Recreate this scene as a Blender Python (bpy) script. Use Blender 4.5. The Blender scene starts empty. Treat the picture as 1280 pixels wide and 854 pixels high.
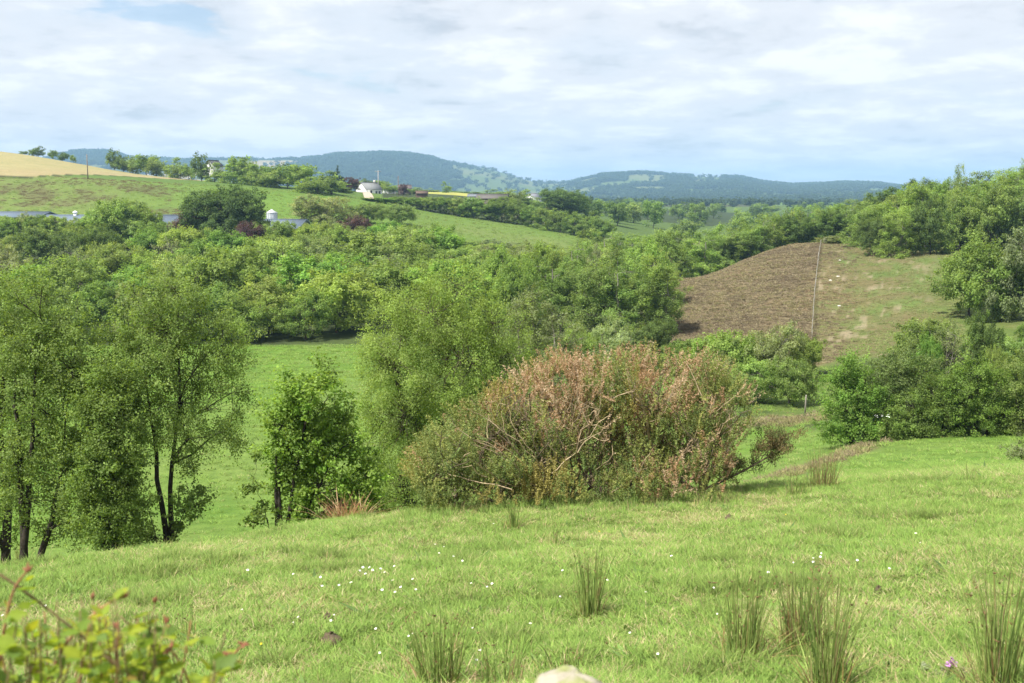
import bpy, math, random
import numpy as np
from math import radians, sin, cos, tan, atan, atan2, pi, exp, log, sqrt

SC = bpy.context.scene
COL = SC.collection
rs = np.random.RandomState(7)
random.seed(7)

# ---------------------------------------------------------------- camera
F = 1373.0                     # focal length in photo pixels (1280 wide)
PITCH = radians(7.55)
CP, SP = cos(PITCH), sin(PITCH)
cam_d = bpy.data.cameras.new('camera')
cam_d.sensor_width = 36.0
cam_d.lens = F / 1280.0 * 36.0
cam_d.clip_start = 0.05
cam_d.clip_end = 40000.0
cam_d.dof.use_dof = True
cam_d.dof.focus_distance = 32.0
cam_d.dof.aperture_fstop = 4.5
cam = bpy.data.objects.new('camera', cam_d)
COL.objects.link(cam)
cam.location = (0, 0, 0)
cam.rotation_euler = (pi / 2 - PITCH, 0, 0)
SC.camera = cam

# ---------------------------------------------------------------- light, sky, exposure
SUN_EL, SUN_AZ = radians(55), radians(-128)      # azimuth from +Y (view), negative = left; a little behind the camera
SKY_STRENGTH = 0.10
SUN_STRENGTH = 4.8
SC.view_settings.view_transform = 'Standard'
SC.view_settings.look = 'None'
SC.view_settings.exposure = 0.85
SC.view_settings.gamma = 1.0
try:
    SC.cycles.use_denoising = True
    SC.cycles.max_bounces = 12
    SC.cycles.diffuse_bounces = 8
    SC.cycles.glossy_bounces = 2
    SC.cycles.transmission_bounces = 8
    SC.cycles.transparent_max_bounces = 8
    SC.cycles.volume_bounces = 0
except Exception:
    pass

W = bpy.data.worlds.new('World')
SC.world = W
W.use_nodes = True
nt = W.node_tree
nt.nodes.clear()


def N(t, typ, **kw):
    n = t.nodes.new(typ)
    for k, v in kw.items():
        if k in ('loc',):
            continue
        setattr(n, k, v)
    return n


def setin(n, **kw):
    for k, v in kw.items():
        n.inputs[k.replace('_', ' ')].default_value = v
    return n


def mathn(t, op, a, b=None, c=None):
    n = t.nodes.new('ShaderNodeMath')
    n.operation = op
    for i, x in enumerate((a, b, c)):
        if x is None:
            continue
        if isinstance(x, (int, float)):
            n.inputs[i].default_value = x
        else:
            t.links.new(x, n.inputs[i])
    return n.outputs[0]


def ramp(t, fac, stops, interp='LINEAR'):
    n = t.nodes.new('ShaderNodeValToRGB')
    n.color_ramp.interpolation = interp
    el = n.color_ramp.elements
    while len(el) < len(stops):
        el.new(0.5)
    for e, (p, c) in zip(el, stops):
        e.position = p
        e.color = c if len(c) == 4 else (*c, 1)
    t.links.new(fac, n.inputs[0])
    return n.outputs[0]


def mixc(t, fac, a, b, mode='MIX'):
    n = t.nodes.new('ShaderNodeMix')
    n.data_type = 'RGBA'
    n.blend_type = mode
    for s, x in ((n.inputs[0], fac), (n.inputs[6], a), (n.inputs[7], b)):
        if isinstance(x, (int, float)):
            s.default_value = x
        elif isinstance(x, (tuple, list)):
            s.default_value = x if len(x) == 4 else (*x, 1)
        else:
            t.links.new(x, s)
    return n.outputs[2]


def build_world():
    t = nt
    sky = N(t, 'ShaderNodeTexSky')
    sky.sky_type = 'NISHITA'
    sky.sun_disc = False
    sky.sun_elevation = SUN_EL
    sky.sun_rotation = SUN_AZ
    sky.altitude = 100
    sky.air_density = 1.0
    sky.dust_density = 1.2
    sky.ozone_density = 1.5
    geo = N(t, 'ShaderNodeTexCoord')
    sep = N(t, 'ShaderNodeSeparateXYZ')
    t.links.new(geo.outputs['Generated'], sep.inputs[0])
    x, y, z = sep.outputs
    zz = mathn(t, 'ADD', mathn(t, 'MAXIMUM', z, 0.0), 0.17)
    px = mathn(t, 'DIVIDE', x, zz)
    py = mathn(t, 'DIVIDE', y, zz)
    cmb = N(t, 'ShaderNodeCombineXYZ')
    t.links.new(px, cmb.inputs[0])
    t.links.new(py, cmb.inputs[1])
    cmb.inputs[2].default_value = 3.7

    def noise(scale, detail, rough, off, dist=0.0):
        m = N(t, 'ShaderNodeMapping')
        m.inputs['Location'].default_value = off
        t.links.new(cmb.outputs[0], m.inputs[0])
        n = N(t, 'ShaderNodeTexNoise')
        n.inputs['Scale'].default_value = scale
        n.inputs['Detail'].default_value = detail
        n.inputs['Roughness'].default_value = rough
        n.inputs['Distortion'].default_value = dist
        t.links.new(m.outputs[0], n.inputs[0])
        return n.outputs[0]
    n1 = noise(1.9, 9, 0.56, (2.3, 1.1, 0), 0.15)
    n2 = noise(0.8, 3, 0.5, (7.1, 3.4, 2.0))
    n3 = noise(3.6, 7, 0.6, (1.4, 9.2, 5.0), 0.2)
    cov = mathn(t, 'ADD', mathn(t, 'MULTIPLY', n1, 0.62), mathn(t, 'MULTIPLY', n2, 0.45))
    cov = mathn(t, 'ADD', cov, mathn(t, 'MULTIPLY', n3, 0.10))
    mask = ramp(t, cov, [(0.38, (0, 0, 0)), (0.47, (0.88, 0.88, 0.88)), (0.58, (1, 1, 1))], 'EASE')
    # thin high veil everywhere, denser toward the horizon
    veil = ramp(t, z, [(0.0, (0.86, 0.86, 0.86)), (0.06, (0.74, 0.74, 0.74)), (0.15, (0.30, 0.30, 0.30)), (0.3, (0.40, 0.40, 0.40))])
    mask2 = mathn(t, 'MAXIMUM', mask, veil)
    shade = mathn(t, 'ADD', mathn(t, 'MULTIPLY', n3, 0.55), mathn(t, 'MULTIPLY', n1, 0.45))
    s = 6.7
    cc = ramp(t, shade, [(0.35, (0.56, 0.585, 0.63)), (0.48, (0.75, 0.765, 0.80)), (0.60, (0.92, 0.92, 0.93))], 'EASE')
    low = ramp(t, z, [(0.0, (0.92, 0.965, 1.01)), (0.07, (0.985, 0.995, 1.0)), (0.2, (1, 1, 1))])
    cc = mixc(t, 1.0, cc, low, 'MULTIPLY')
    sc = N(t, 'ShaderNodeVectorMath', operation='SCALE')
    t.links.new(cc, sc.inputs[0])
    sc.inputs['Scale'].default_value = s
    col = mixc(t, mask2, sky.outputs[0], sc.outputs[0])
    bg = N(t, 'ShaderNodeBackground')
    bg.inputs['Strength'].default_value = SKY_STRENGTH
    t.links.new(col, bg.inputs['Color'])
    out = N(t, 'ShaderNodeOutputWorld')
    t.links.new(bg.outputs[0], out.inputs['Surface'])


build_world()

sun_d = bpy.data.lights.new('sun', 'SUN')
sun_d.energy = SUN_STRENGTH
sun_d.angle = radians(0.53)
sun_d.color = (1.0, 0.955, 0.88)
sun = bpy.data.objects.new('sun', sun_d)
COL.objects.link(sun)
sun.location = (-30, -20, 60)
from mathutils import Vector, Matrix, Euler
_sd = Vector((sin(SUN_AZ) * cos(SUN_EL), cos(SUN_AZ) * cos(SUN_EL), sin(SUN_EL)))
sun.rotation_euler = _sd.to_track_quat('Z', 'Y').to_euler()


# ---------------------------------------------------------------- noise and terrain
def hash2(ix, iy, seed):
    h = (ix.astype(np.int64) * 374761393 + iy.astype(np.int64) * 668265263 + seed * 974634777) & 0xFFFFFFFF
    h = ((h ^ (h >> 13)) * 1274126177) & 0xFFFFFFFF
    h = h ^ (h >> 16)
    return (h & 0xFFFFFF) / float(0xFFFFFF)


def vnoise(x, y, seed=0):
    x = np.asarray(x, float)
    y = np.asarray(y, float)
    ix, iy = np.floor(x), np.floor(y)
    fx, fy = x - ix, y - iy
    fx = fx * fx * (3 - 2 * fx)
    fy = fy * fy * (3 - 2 * fy)
    a = hash2(ix, iy, seed)
    b = hash2(ix + 1, iy, seed)
    c = hash2(ix, iy + 1, seed)
    d = hash2(ix + 1, iy + 1, seed)
    return (a + (b - a) * fx) * (1 - fy) + (c + (d - c) * fx) * fy


def fbm(x, y, oct=4, seed=0, gain=0.5):
    s, a, n = 0.0, 1.0, 0.0
    x = np.asarray(x, float)
    y = np.asarray(y, float)
    for o in range(oct):
        s = s + a * (vnoise(x, y, seed + o * 17) - 0.5)
        n += a
        a *= gain
        x = x * 2.03 + 11.3
        y = y * 2.03 + 5.7
    return s / n * 2.0      # about -1..1


def sstep(a, b, x):
    t = np.clip((np.asarray(x, float) - a) / (b - a), 0, 1)
    return t * t * (3 - 2 * t)


TU = np.array([-300, 0, 200, 400, 560, 700, 850, 1000, 1150, 1280, 1600], float)
TAB = [
    (0.0,  [-1.62] * 11),
    (3.0,  [-2.1, -2.1, -2.08, -2.07, -2.06, -2.05, -2.03, -2.0, -1.98, -1.96, -1.9]),
    (6.5,  [-3.15, -3.12, -3.08, -3.04, -3.0, -2.98, -2.96, -2.94, -2.9, -2.88, -2.8]),
    (10,   [-3.9, -3.84, -3.78, -3.72, -3.66, -3.62, -3.58, -3.55, -3.5, -3.46, -3.4]),
    (14,   [-4.95, -4.88, -4.68, -4.58, -4.48, -4.42, -4.36, -4.3, -4.22, -4.15, -4.1]),
    (18,   [-6.7, -6.4, -6.02, -5.50, -5.26, -5.12, -5.0, -4.92, -4.83, -4.75, -4.7]),
    (22,   [-8.5, -8.2, -7.42, -7.2, -6.8, -6.5, -6.15, -5.85, -5.7, -5.6, -5.5]),
    (28,   [-10.6, -10.2, -9.6, -9.6, -9.3, -8.8, -8.0, -7.5, -7.2, -7.0, -6.8]),
    (36,   [-12.6, -12.2, -12, -12, -11.8, -11.3, -10.5, -9.4, -8.95, -8.8, -8.4]),
    (45,   [-13.6, -13.3, -13.3, -13.3, -13.2, -13.0, -12.5, -11.3, -10.5, -10.3, -9.5]),
    (60,   [-14.0, -13.9, -13.9, -13.9, -13.9, -13.8, -13.6, -13.2, -12.0, -11.5, -10.5]),
    (80,   [-14.5, -14.5, -14.5, -14.5, -14.5, -14.5, -14.5, -14.2, -12.8, -12.0, -11]),
    (105,  [-14.9, -14.9, -14.9, -14.9, -14.9, -15.2, -15.4, -14.5, -13.0, -12.0, -11]),
    (130,  [-14.6, -14.6, -14.6, -14.6, -14.9, -15.3, -14.3, -12.6, -11.0, -10.5, -9.5]),
    (160,  [-13.8, -13.8, -13.8, -13.9, -14.0, -14.5, -12.6, -9.8, -9.0, -8.5, -7.5]),
    (190,  [-12.0, -12.0, -12.0, -12.2, -12.8, -14.5, -14.6, -8.3, -8.0, -7.0, -5]),
    (230,  [-7.8, -7.8, -7.8, -8.6, -10.4, -14.5, -16.0, -14.0, -5.0, -3.0, 0]),
    (280,  [-2.4, -2.8, -3.2, -4.8, -8.0, -12.5, -17.0, -17.0, -5.0, 0.0, 4]),
    (330,  [7.0, 5.3, 3.4, 0.0, -6.4, -10.4, -16.0, -16.0, -6.0, 2.0, 8]),
    (400,  [15, 12, 6.3, 2.5, -2.2, -8.0, -16.0, -18.0, -8.0, 2.0, 8]),
    (480,  [26, 19.2, 8.3, 3.0, -0.7, -7.0, -15.0, -18.0, -10.0, 0.0, 8]),
    (600,  [26, 18, 7.0, 1.5, 2.0, -8.0, -14.0, -18.0, -12.0, -5.0, 4]),
    (800,  [12, 6, 2, -2, -5, -9, -13.0, -17.0, -15.0, -12.0, -6]),
    (1200, [-8, -9, -10, -11, -11, -11, -11, -12, -14, -14, -12]),
    (2000, [-12] * 11),
    (30000, [-12] * 11),
]
TY = np.array([r[0] for r in TAB])
TZ = np.array([r[1] for r in TAB], float)
TK = (TU - 640) / F
TL = np.log(TY + 4.0)


def pchip_rows(xs, Y, xq):
    """monotone cubic along axis 0 of Y sampled at xs"""
    h = np.diff(xs)[:, None]
    d = np.diff(Y, axis=0) / h
    m = np.zeros_like(Y)
    m[1:-1] = np.where(d[:-1] * d[1:] > 0, 2 * d[:-1] * d[1:] / (d[:-1] + d[1:] + 1e-12 * np.sign(d[:-1] + d[1:] + 1e-30)), 0)
    m[0], m[-1] = d[0], d[-1]
    i = np.clip(np.searchsorted(xs, xq) - 1, 0, len(xs) - 2)
    t = ((xq - xs[i]) / (xs[i + 1] - xs[i]))[:, None]
    hh = (xs[i + 1] - xs[i])[:, None]
    return ((2 * t**3 - 3 * t**2 + 1) * Y[i] + (t**3 - 2 * t**2 + t) * hh * m[i]
            + (-2 * t**3 + 3 * t**2) * Y[i + 1] + (t**3 - t**2) * hh * m[i + 1])


GL = np.linspace(TL[0], log(2600), 420)
GK = np.linspace(TK[0], TK[-1], 220)
_g = pchip_rows(TL, TZ, GL)
GRID = pchip_rows(TK, _g.T.copy(), GK).T

# ridge line of the far hills: photo column -> photo row of the skyline
RU = np.array([-400, 0, 60, 100, 140, 175, 230, 280, 330, 380, 400, 425, 450, 480, 510, 540, 560, 580, 605, 630, 650, 675, 700, 725, 750, 780, 800, 830, 860, 890, 920, 950, 985, 1020, 1050, 1090, 1130, 1180, 1280, 1700], float)
RV = np.array([205, 203, 200, 191, 191, 200, 202, 201, 201, 201, 199, 195, 195, 193.5, 194.5, 199, 205, 208, 211, 217, 224, 229, 230, 226, 220, 218, 217, 219, 221, 222, 223, 229, 233, 232, 230, 231, 236, 240, 242, 240], float)
RK = (RU - 640) / F
HILL_Y = 4600.0


def base_h(x, y):
    x = np.asarray(x, float)
    y = np.asarray(y, float)
    k = x / np.maximum(y, 5.0)
    kc = np.clip(k, GK[0], GK[-1])
    L = np.log(np.clip(y, 0.0, 2500.0) + 4.0)
    fi = np.clip((L - GL[0]) / (GL[1] - GL[0]), 0, len(GL) - 1.001)
    fj = np.clip((kc - GK[0]) / (GK[1] - GK[0]), 0, len(GK) - 1.001)
    i, j = fi.astype(int), fj.astype(int)
    a, b = fi - i, fj - j
    z = (GRID[i, j] * (1 - a) * (1 - b) + GRID[i + 1, j] * a * (1 - b)
         + GRID[i, j + 1] * (1 - a) * b + GRID[i + 1, j + 1] * a * b)
    # far hills
    rv = np.interp(k, RK, RV)
    rz = (245 - rv) / F * HILL_Y + 12.0
    # front spurs: the foot of the hill comes forward in places
    foot = 2500 + 500 * fbm(x / 900.0, 0 * y, 2, 41)
    t = np.clip((y - foot) / (HILL_Y - foot), 0, 1)
    up = t * t * (3 - 2 * t) * 0.6 + 0.4 * t
    back = 1 - 0.6 * sstep(HILL_Y, HILL_Y + 2600, y)
    spur = 1 + 0.20 * fbm(x / 420.0, y / 520.0, 4, 43) * (1 - sstep(0.72, 0.97, t)) 
    z = z + rz * up * back * spur
    return z


def height(x, y):
    x = np.asarray(x, float)
    y = np.asarray(y, float)
    z = base_h(x, y)
    near = 1 - sstep(26, 48, y)
    fade0 = sstep(0.5, 4, np.hypot(x, y))
    z = z + near * fade0 * (0.085 * fbm(x * 0.55, y * 0.55, 3, 3) + 0.035 * fbm(x * 2.1, y * 2.1, 2, 9))
    mid = sstep(30, 60, y) * (1 - sstep(1500, 2500, y))
    z = z + mid * 0.16 * fbm(x / 9.0, y / 9.0, 3, 5)
    heath = sstep(112, 125, y) * (1 - sstep(185, 210, y)) * sstep(0.10, 0.16, x / np.maximum(y, 5))
    z = z + heath * 0.28 * fbm(x / 3.0, y / 3.0, 3, 8)
    far = sstep(500, 1500, y) * (1 - sstep(3600, 4600, y))
    z = z + far * 3.0 * fbm(x / 220.0, y / 220.0, 4, 6)
    return z


def hgt(x, y):
    return float(height(np.array([x]), np.array([y]))[0])


def at(u, v, y):
    """world point on the sight line of photo pixel (u, v) at depth y"""
    xc, yc = (u - 640) / F, (427 - v) / F
    dx, dy, dz = xc, CP + yc * SP, -SP + yc * CP
    t = y / dy
    return Vector((dx * t, y, dz * t))


def gx(u, y):
    """x of photo column u on the ground at depth y"""
    z = -0.08 * y
    for _ in range(3):
        x = (u - 640) / F * (y * CP - z * SP)
        z = hgt(x, y)
    return x


def gp(u, y):
    x = gx(u, y)
    return Vector((x, y, hgt(x, y)))


def ground_at(u, v, y0=4.0, y1=60.0):
    """first ground point seen at photo pixel (u, v)"""
    ys = np.exp(np.linspace(log(y0), log(y1), 500))
    xc, yc = (u - 640) / F, (427 - v) / F
    dx, dy, dz = xc, CP + yc * SP, -SP + yc * CP
    t = ys / dy
    g = height(dx * t, ys)
    hit = np.nonzero(dz * t <= g)[0]
    i = hit[0] if len(hit) else len(ys) - 1
    return Vector((dx * t[i], ys[i], g[i]))


def px(n, y):
    """n photo pixels at depth y in metres"""
    return n / F * y


# ---------------------------------------------------------------- mesh helpers
def new_mesh(name, V, faces, mats, cols=None, midx=None, smooth=False):
    """faces: list of int arrays (n,3) / (n,4)"""
    me = bpy.data.meshes.new(name)
    V = np.asarray(V, np.float32)
    faces = [np.asarray(f, np.int32) for f in faces if len(f)]
    me.vertices.add(len(V))
    me.vertices.foreach_set('co', V.ravel())
    loops = np.concatenate([f.ravel() for f in faces])
    tot = np.concatenate([np.full(len(f), f.shape[1], np.int32) for f in faces])
    start = np.concatenate([[0], np.cumsum(tot)[:-1]]).astype(np.int32)
    me.loops.add(len(loops))
    me.loops.foreach_set('vertex_index', loops)
    me.polygons.add(len(tot))
    me.polygons.foreach_set('loop_start', start)
    me.polygons.foreach_set('loop_total', tot)
    if midx is not None:
        me.polygons.foreach_set('material_index', np.asarray(midx, np.int32))
    if smooth:
        me.polygons.foreach_set('use_smooth', np.ones(len(tot), bool))
    for m in (mats if isinstance(mats, (list, tuple)) else [mats]):
        me.materials.append(m)
    if cols is not None:
        c = np.ones((len(V), 4), np.float32)
        c[:, :3] = cols
        a = me.color_attributes.new('tint', 'FLOAT_COLOR', 'POINT')
        a.data.foreach_set('color', c.ravel())
    me.update(calc_edges=True)
    return me


def ob(name, me, parent=None, link=True):
    o = bpy.data.objects.new(name, me)
    if link:
        COL.objects.link(o)
    if parent is not None:
        o.parent = parent
    return o


def tag(o, label=None, cat=None, group=None, kind=None):
    if label:
        o['label'] = label
    if cat:
        o['category'] = cat
    if group:
        o['group'] = group
    if kind:
        o['kind'] = kind
    return o


def empty(name, loc, rz=0.0):
    o = bpy.data.objects.new(name, None)
    COL.objects.link(o)
    o.empty_display_size = 0.3
    o.location = loc
    o.rotation_euler = (0, 0, rz)
    return o


def copy_tree(o, parent=None):
    c = o.copy()
    COL.objects.link(c)
    if parent is not None:
        c.parent = parent
    for ch in [q for q in o.children]:
        copy_tree(ch, c)
    return c


class MB:
    """collects geometry of one part"""

    def __init__(s):
        s.V, s.Q, s.T, s.C, s.n = [], [], [], [], 0

    def add(s, V, quads=None, tris=None, col=None):
        V = np.asarray(V, float).reshape(-1, 3)
        if quads is not None and len(quads):
            s.Q.append(np.asarray(quads, int).reshape(-1, 4) + s.n)
        if tris is not None and len(tris):
            s.T.append(np.asarray(tris, int).reshape(-1, 3) + s.n)
        s.V.append(V)
        if col is None:
            col = (1, 1, 1)
        s.C.append(np.broadcast_to(np.asarray(col, float), (len(V), 3)))
        s.n += len(V)
        return s

    def box(s, c, d, rz=0.0, col=None):
        v = np.array([[i, j, k] for i in (-.5, .5) for j in (-.5, .5) for k in (-.5, .5)]) * np.array(d)
        ca, sa = cos(rz), sin(rz)
        v = np.c_[v[:, 0] * ca - v[:, 1] * sa, v[:, 0] * sa + v[:, 1] * ca, v[:, 2]] + np.array(c)
        return s.add(v, [[0, 1, 3, 2], [4, 6, 7, 5], [0, 4, 5, 1], [2, 3, 7, 6], [0, 2, 6, 4], [1, 5, 7, 3]], col=col)

    def tube(s, P, R, n=5, col=None, cap=False):
        P = np.asarray(P, float)
        R = np.asarray(R, float)
        m = len(P)
        T = np.gradient(P, axis=0)
        T /= np.linalg.norm(T, axis=1)[:, None] + 1e-12
        ref = np.array([0.31, 0.17, 0.93]) if abs(T[:, 2]).mean() < 0.8 else np.array([0.93, 0.31, 0.17])
        A = np.cross(T, ref)
        A /= np.linalg.norm(A, axis=1)[:, None] + 1e-12
        B = np.cross(T, A)
        a = np.arange(n) * 2 * pi / n
        V = P[:, None] + (A[:, None] * np.cos(a)[None, :, None] + B[:, None] * np.sin(a)[None, :, None]) * R[:, None, None]
        i = np.arange(m - 1)[:, None] * n
        j = np.arange(n)[None]
        k = (j + 1) % n
        q = np.stack([i + j, i + k, i + n + k, i + n + j], -1).reshape(-1, 4)
        tr = None
        V = V.reshape(-1, 3)
        if cap:
            tr = [[0, x + 1, x] for x in range(1, n - 1)] + [[(m - 1) * n, (m - 1) * n + x, (m - 1) * n + x + 1] for x in range(1, n - 1)]
        if col is not None and np.ndim(col) == 2 and len(col) == m:
            col = np.repeat(np.asarray(col), n, axis=0)
        return s.add(V, q, tr, col)

    def mesh(s, name, mat, smooth=False):
        fs = []
        if s.Q:
            fs.append(np.concatenate(s.Q))
        if s.T:
            fs.append(np.concatenate(s.T))
        return new_mesh(name, np.concatenate(s.V), fs, mat, np.concatenate(s.C), smooth=smooth)

    def obj(s, name, mat, parent=None, smooth=False):
        return ob(name, s.mesh(name, mat, smooth), parent)


# ---------------------------------------------------------------- materials
def mat(name):
    m = bpy.data.materials.new(name)
    m.use_nodes = True
    m.node_tree.nodes.clear()
    return m, m.node_tree


def tint_mat(name, rough=0.75, upn=0.0, transl=0.0, spec=0.25, noise=0.0, nscale=30.0, bump=0.0, objcol=True, rand=0.0, transcol=(1.15, 1.1, 0.5), pack=None):
    """base colour = tint attribute x object colour, light noise, optional translucency"""
    m, t = mat(name)
    at_ = N(t, 'ShaderNodeAttribute', attribute_name='tint')
    c = at_.outputs['Color']
    oi = N(t, 'ShaderNodeObjectInfo')
    if objcol:
        c = mixc(t, 1.0, c, oi.outputs['Color'], 'MULTIPLY')
    if rand:
        f = mathn(t, 'MULTIPLY_ADD', oi.outputs['Random'], rand, 1.0 - rand / 2)
        vm = N(t, 'ShaderNodeVectorMath', operation='SCALE')
        t.links.new(c, vm.inputs[0])
        t.links.new(f, vm.inputs['Scale'])
        c = vm.outputs[0]
    bs = N(t, 'ShaderNodeBsdfPrincipled')
    if noise or bump:
        tc = N(t, 'ShaderNodeTexCoord')
        nz = N(t, 'ShaderNodeTexNoise')
        nz.inputs['Scale'].default_value = nscale
        nz.inputs['Detail'].default_value = 5
        t.links.new(tc.outputs['Object'], nz.inputs[0])
        if noise:
            k = ramp(t, nz.outputs[0], [(0.3, (1 - noise,) * 3), (0.7, (1 + noise,) * 3)])
            c = mixc(t, 1.0, c, k, 'MULTIPLY')
        if bump:
            b = N(t, 'ShaderNodeBump')
            b.inputs['Strength'].default_value = bump
            b.inputs['Distance'].default_value = 0.05
            t.links.new(nz.outputs[0], b.inputs['Height'])
            t.links.new(b.outputs[0], bs.inputs['Normal'])
    if upn:
        # short turf lights like the ground it covers: blade normals lean towards straight up
        ge = N(t, 'ShaderNodeNewGeometry')
        va = N(t, 'ShaderNodeVectorMath', operation='MULTIPLY_ADD')
        t.links.new(ge.outputs['Normal'], va.inputs[0])
        va.inputs[1].default_value = (1 - upn,) * 3
        va.inputs[2].default_value = (0, 0, upn)
        vn = N(t, 'ShaderNodeVectorMath', operation='NORMALIZE')
        t.links.new(va.outputs[0], vn.inputs[0])
        t.links.new(vn.outputs[0], bs.inputs['Normal'])
    bs.inputs['Roughness'].default_value = rough
    bs.inputs['Specular IOR Level'].default_value = spec
    t.links.new(c, bs.inputs['Base Color'])
    res = bs.outputs[0]
    if transl:
        tr = N(t, 'ShaderNodeBsdfTranslucent')
        tcx = mixc(t, 1.0, c, transcol, 'MULTIPLY')
        t.links.new(tcx, tr.inputs['Color'])
        mx = N(t, 'ShaderNodeMixShader')
        mx.inputs[0].default_value = transl
        t.links.new(res, mx.inputs[1])
        t.links.new(tr.outputs[0], mx.inputs[2])
        res = mx.outputs[0]
    out = N(t, 'ShaderNodeOutputMaterial')
    t.links.new(res, out.inputs['Surface'])
    return m


M_LEAF = tint_mat('leaf', 0.55, transl=0.54, spec=0.25)
M_BARK = tint_mat('bark', 0.9, spec=0.15, noise=0.35, nscale=9, bump=0.5)
M_GRASS = tint_mat('grass_blade', 0.6, upn=0.62, transl=0.30, spec=0.2, rand=0.35)
M_RUSH = tint_mat('rush_stem', 0.5, transl=0.15, spec=0.3)
M_GORSE = tint_mat('gorse_spine', 0.75, transl=0.25, spec=0.15)
M_PLAIN = tint_mat('plain', 0.8, spec=0.2, noise=0.12, nscale=4)
M_STONE = tint_mat('stone', 0.92, spec=0.1, noise=0.3, nscale=14, bump=0.6)
M_WOOD = tint_mat('weathered_timber', 0.9, spec=0.1, noise=0.25, nscale=12, bump=0.4)
M_METAL = tint_mat('sheet_metal', 0.55, spec=0.3, noise=0.08, nscale=2)
M_PETAL = tint_mat('petal', 0.6, transl=0.2, spec=0.2, transcol=(1, 1, 1))
M_HEATH = tint_mat('heather_sprig', 0.85, upn=0.45, transl=0.15, spec=0.1, rand=0.5)


# ---------------------------------------------------------------- the ground (one grid, cut into fields)
def lerp3(a, b, f):
    return a * (1 - f[..., None]) + np.asarray(b) * f[..., None]


FENCE_X = [(108, None), (190, None)]


def fence_u(y):
    return np.interp(y, [105, 190], [1014, 1027])


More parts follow.
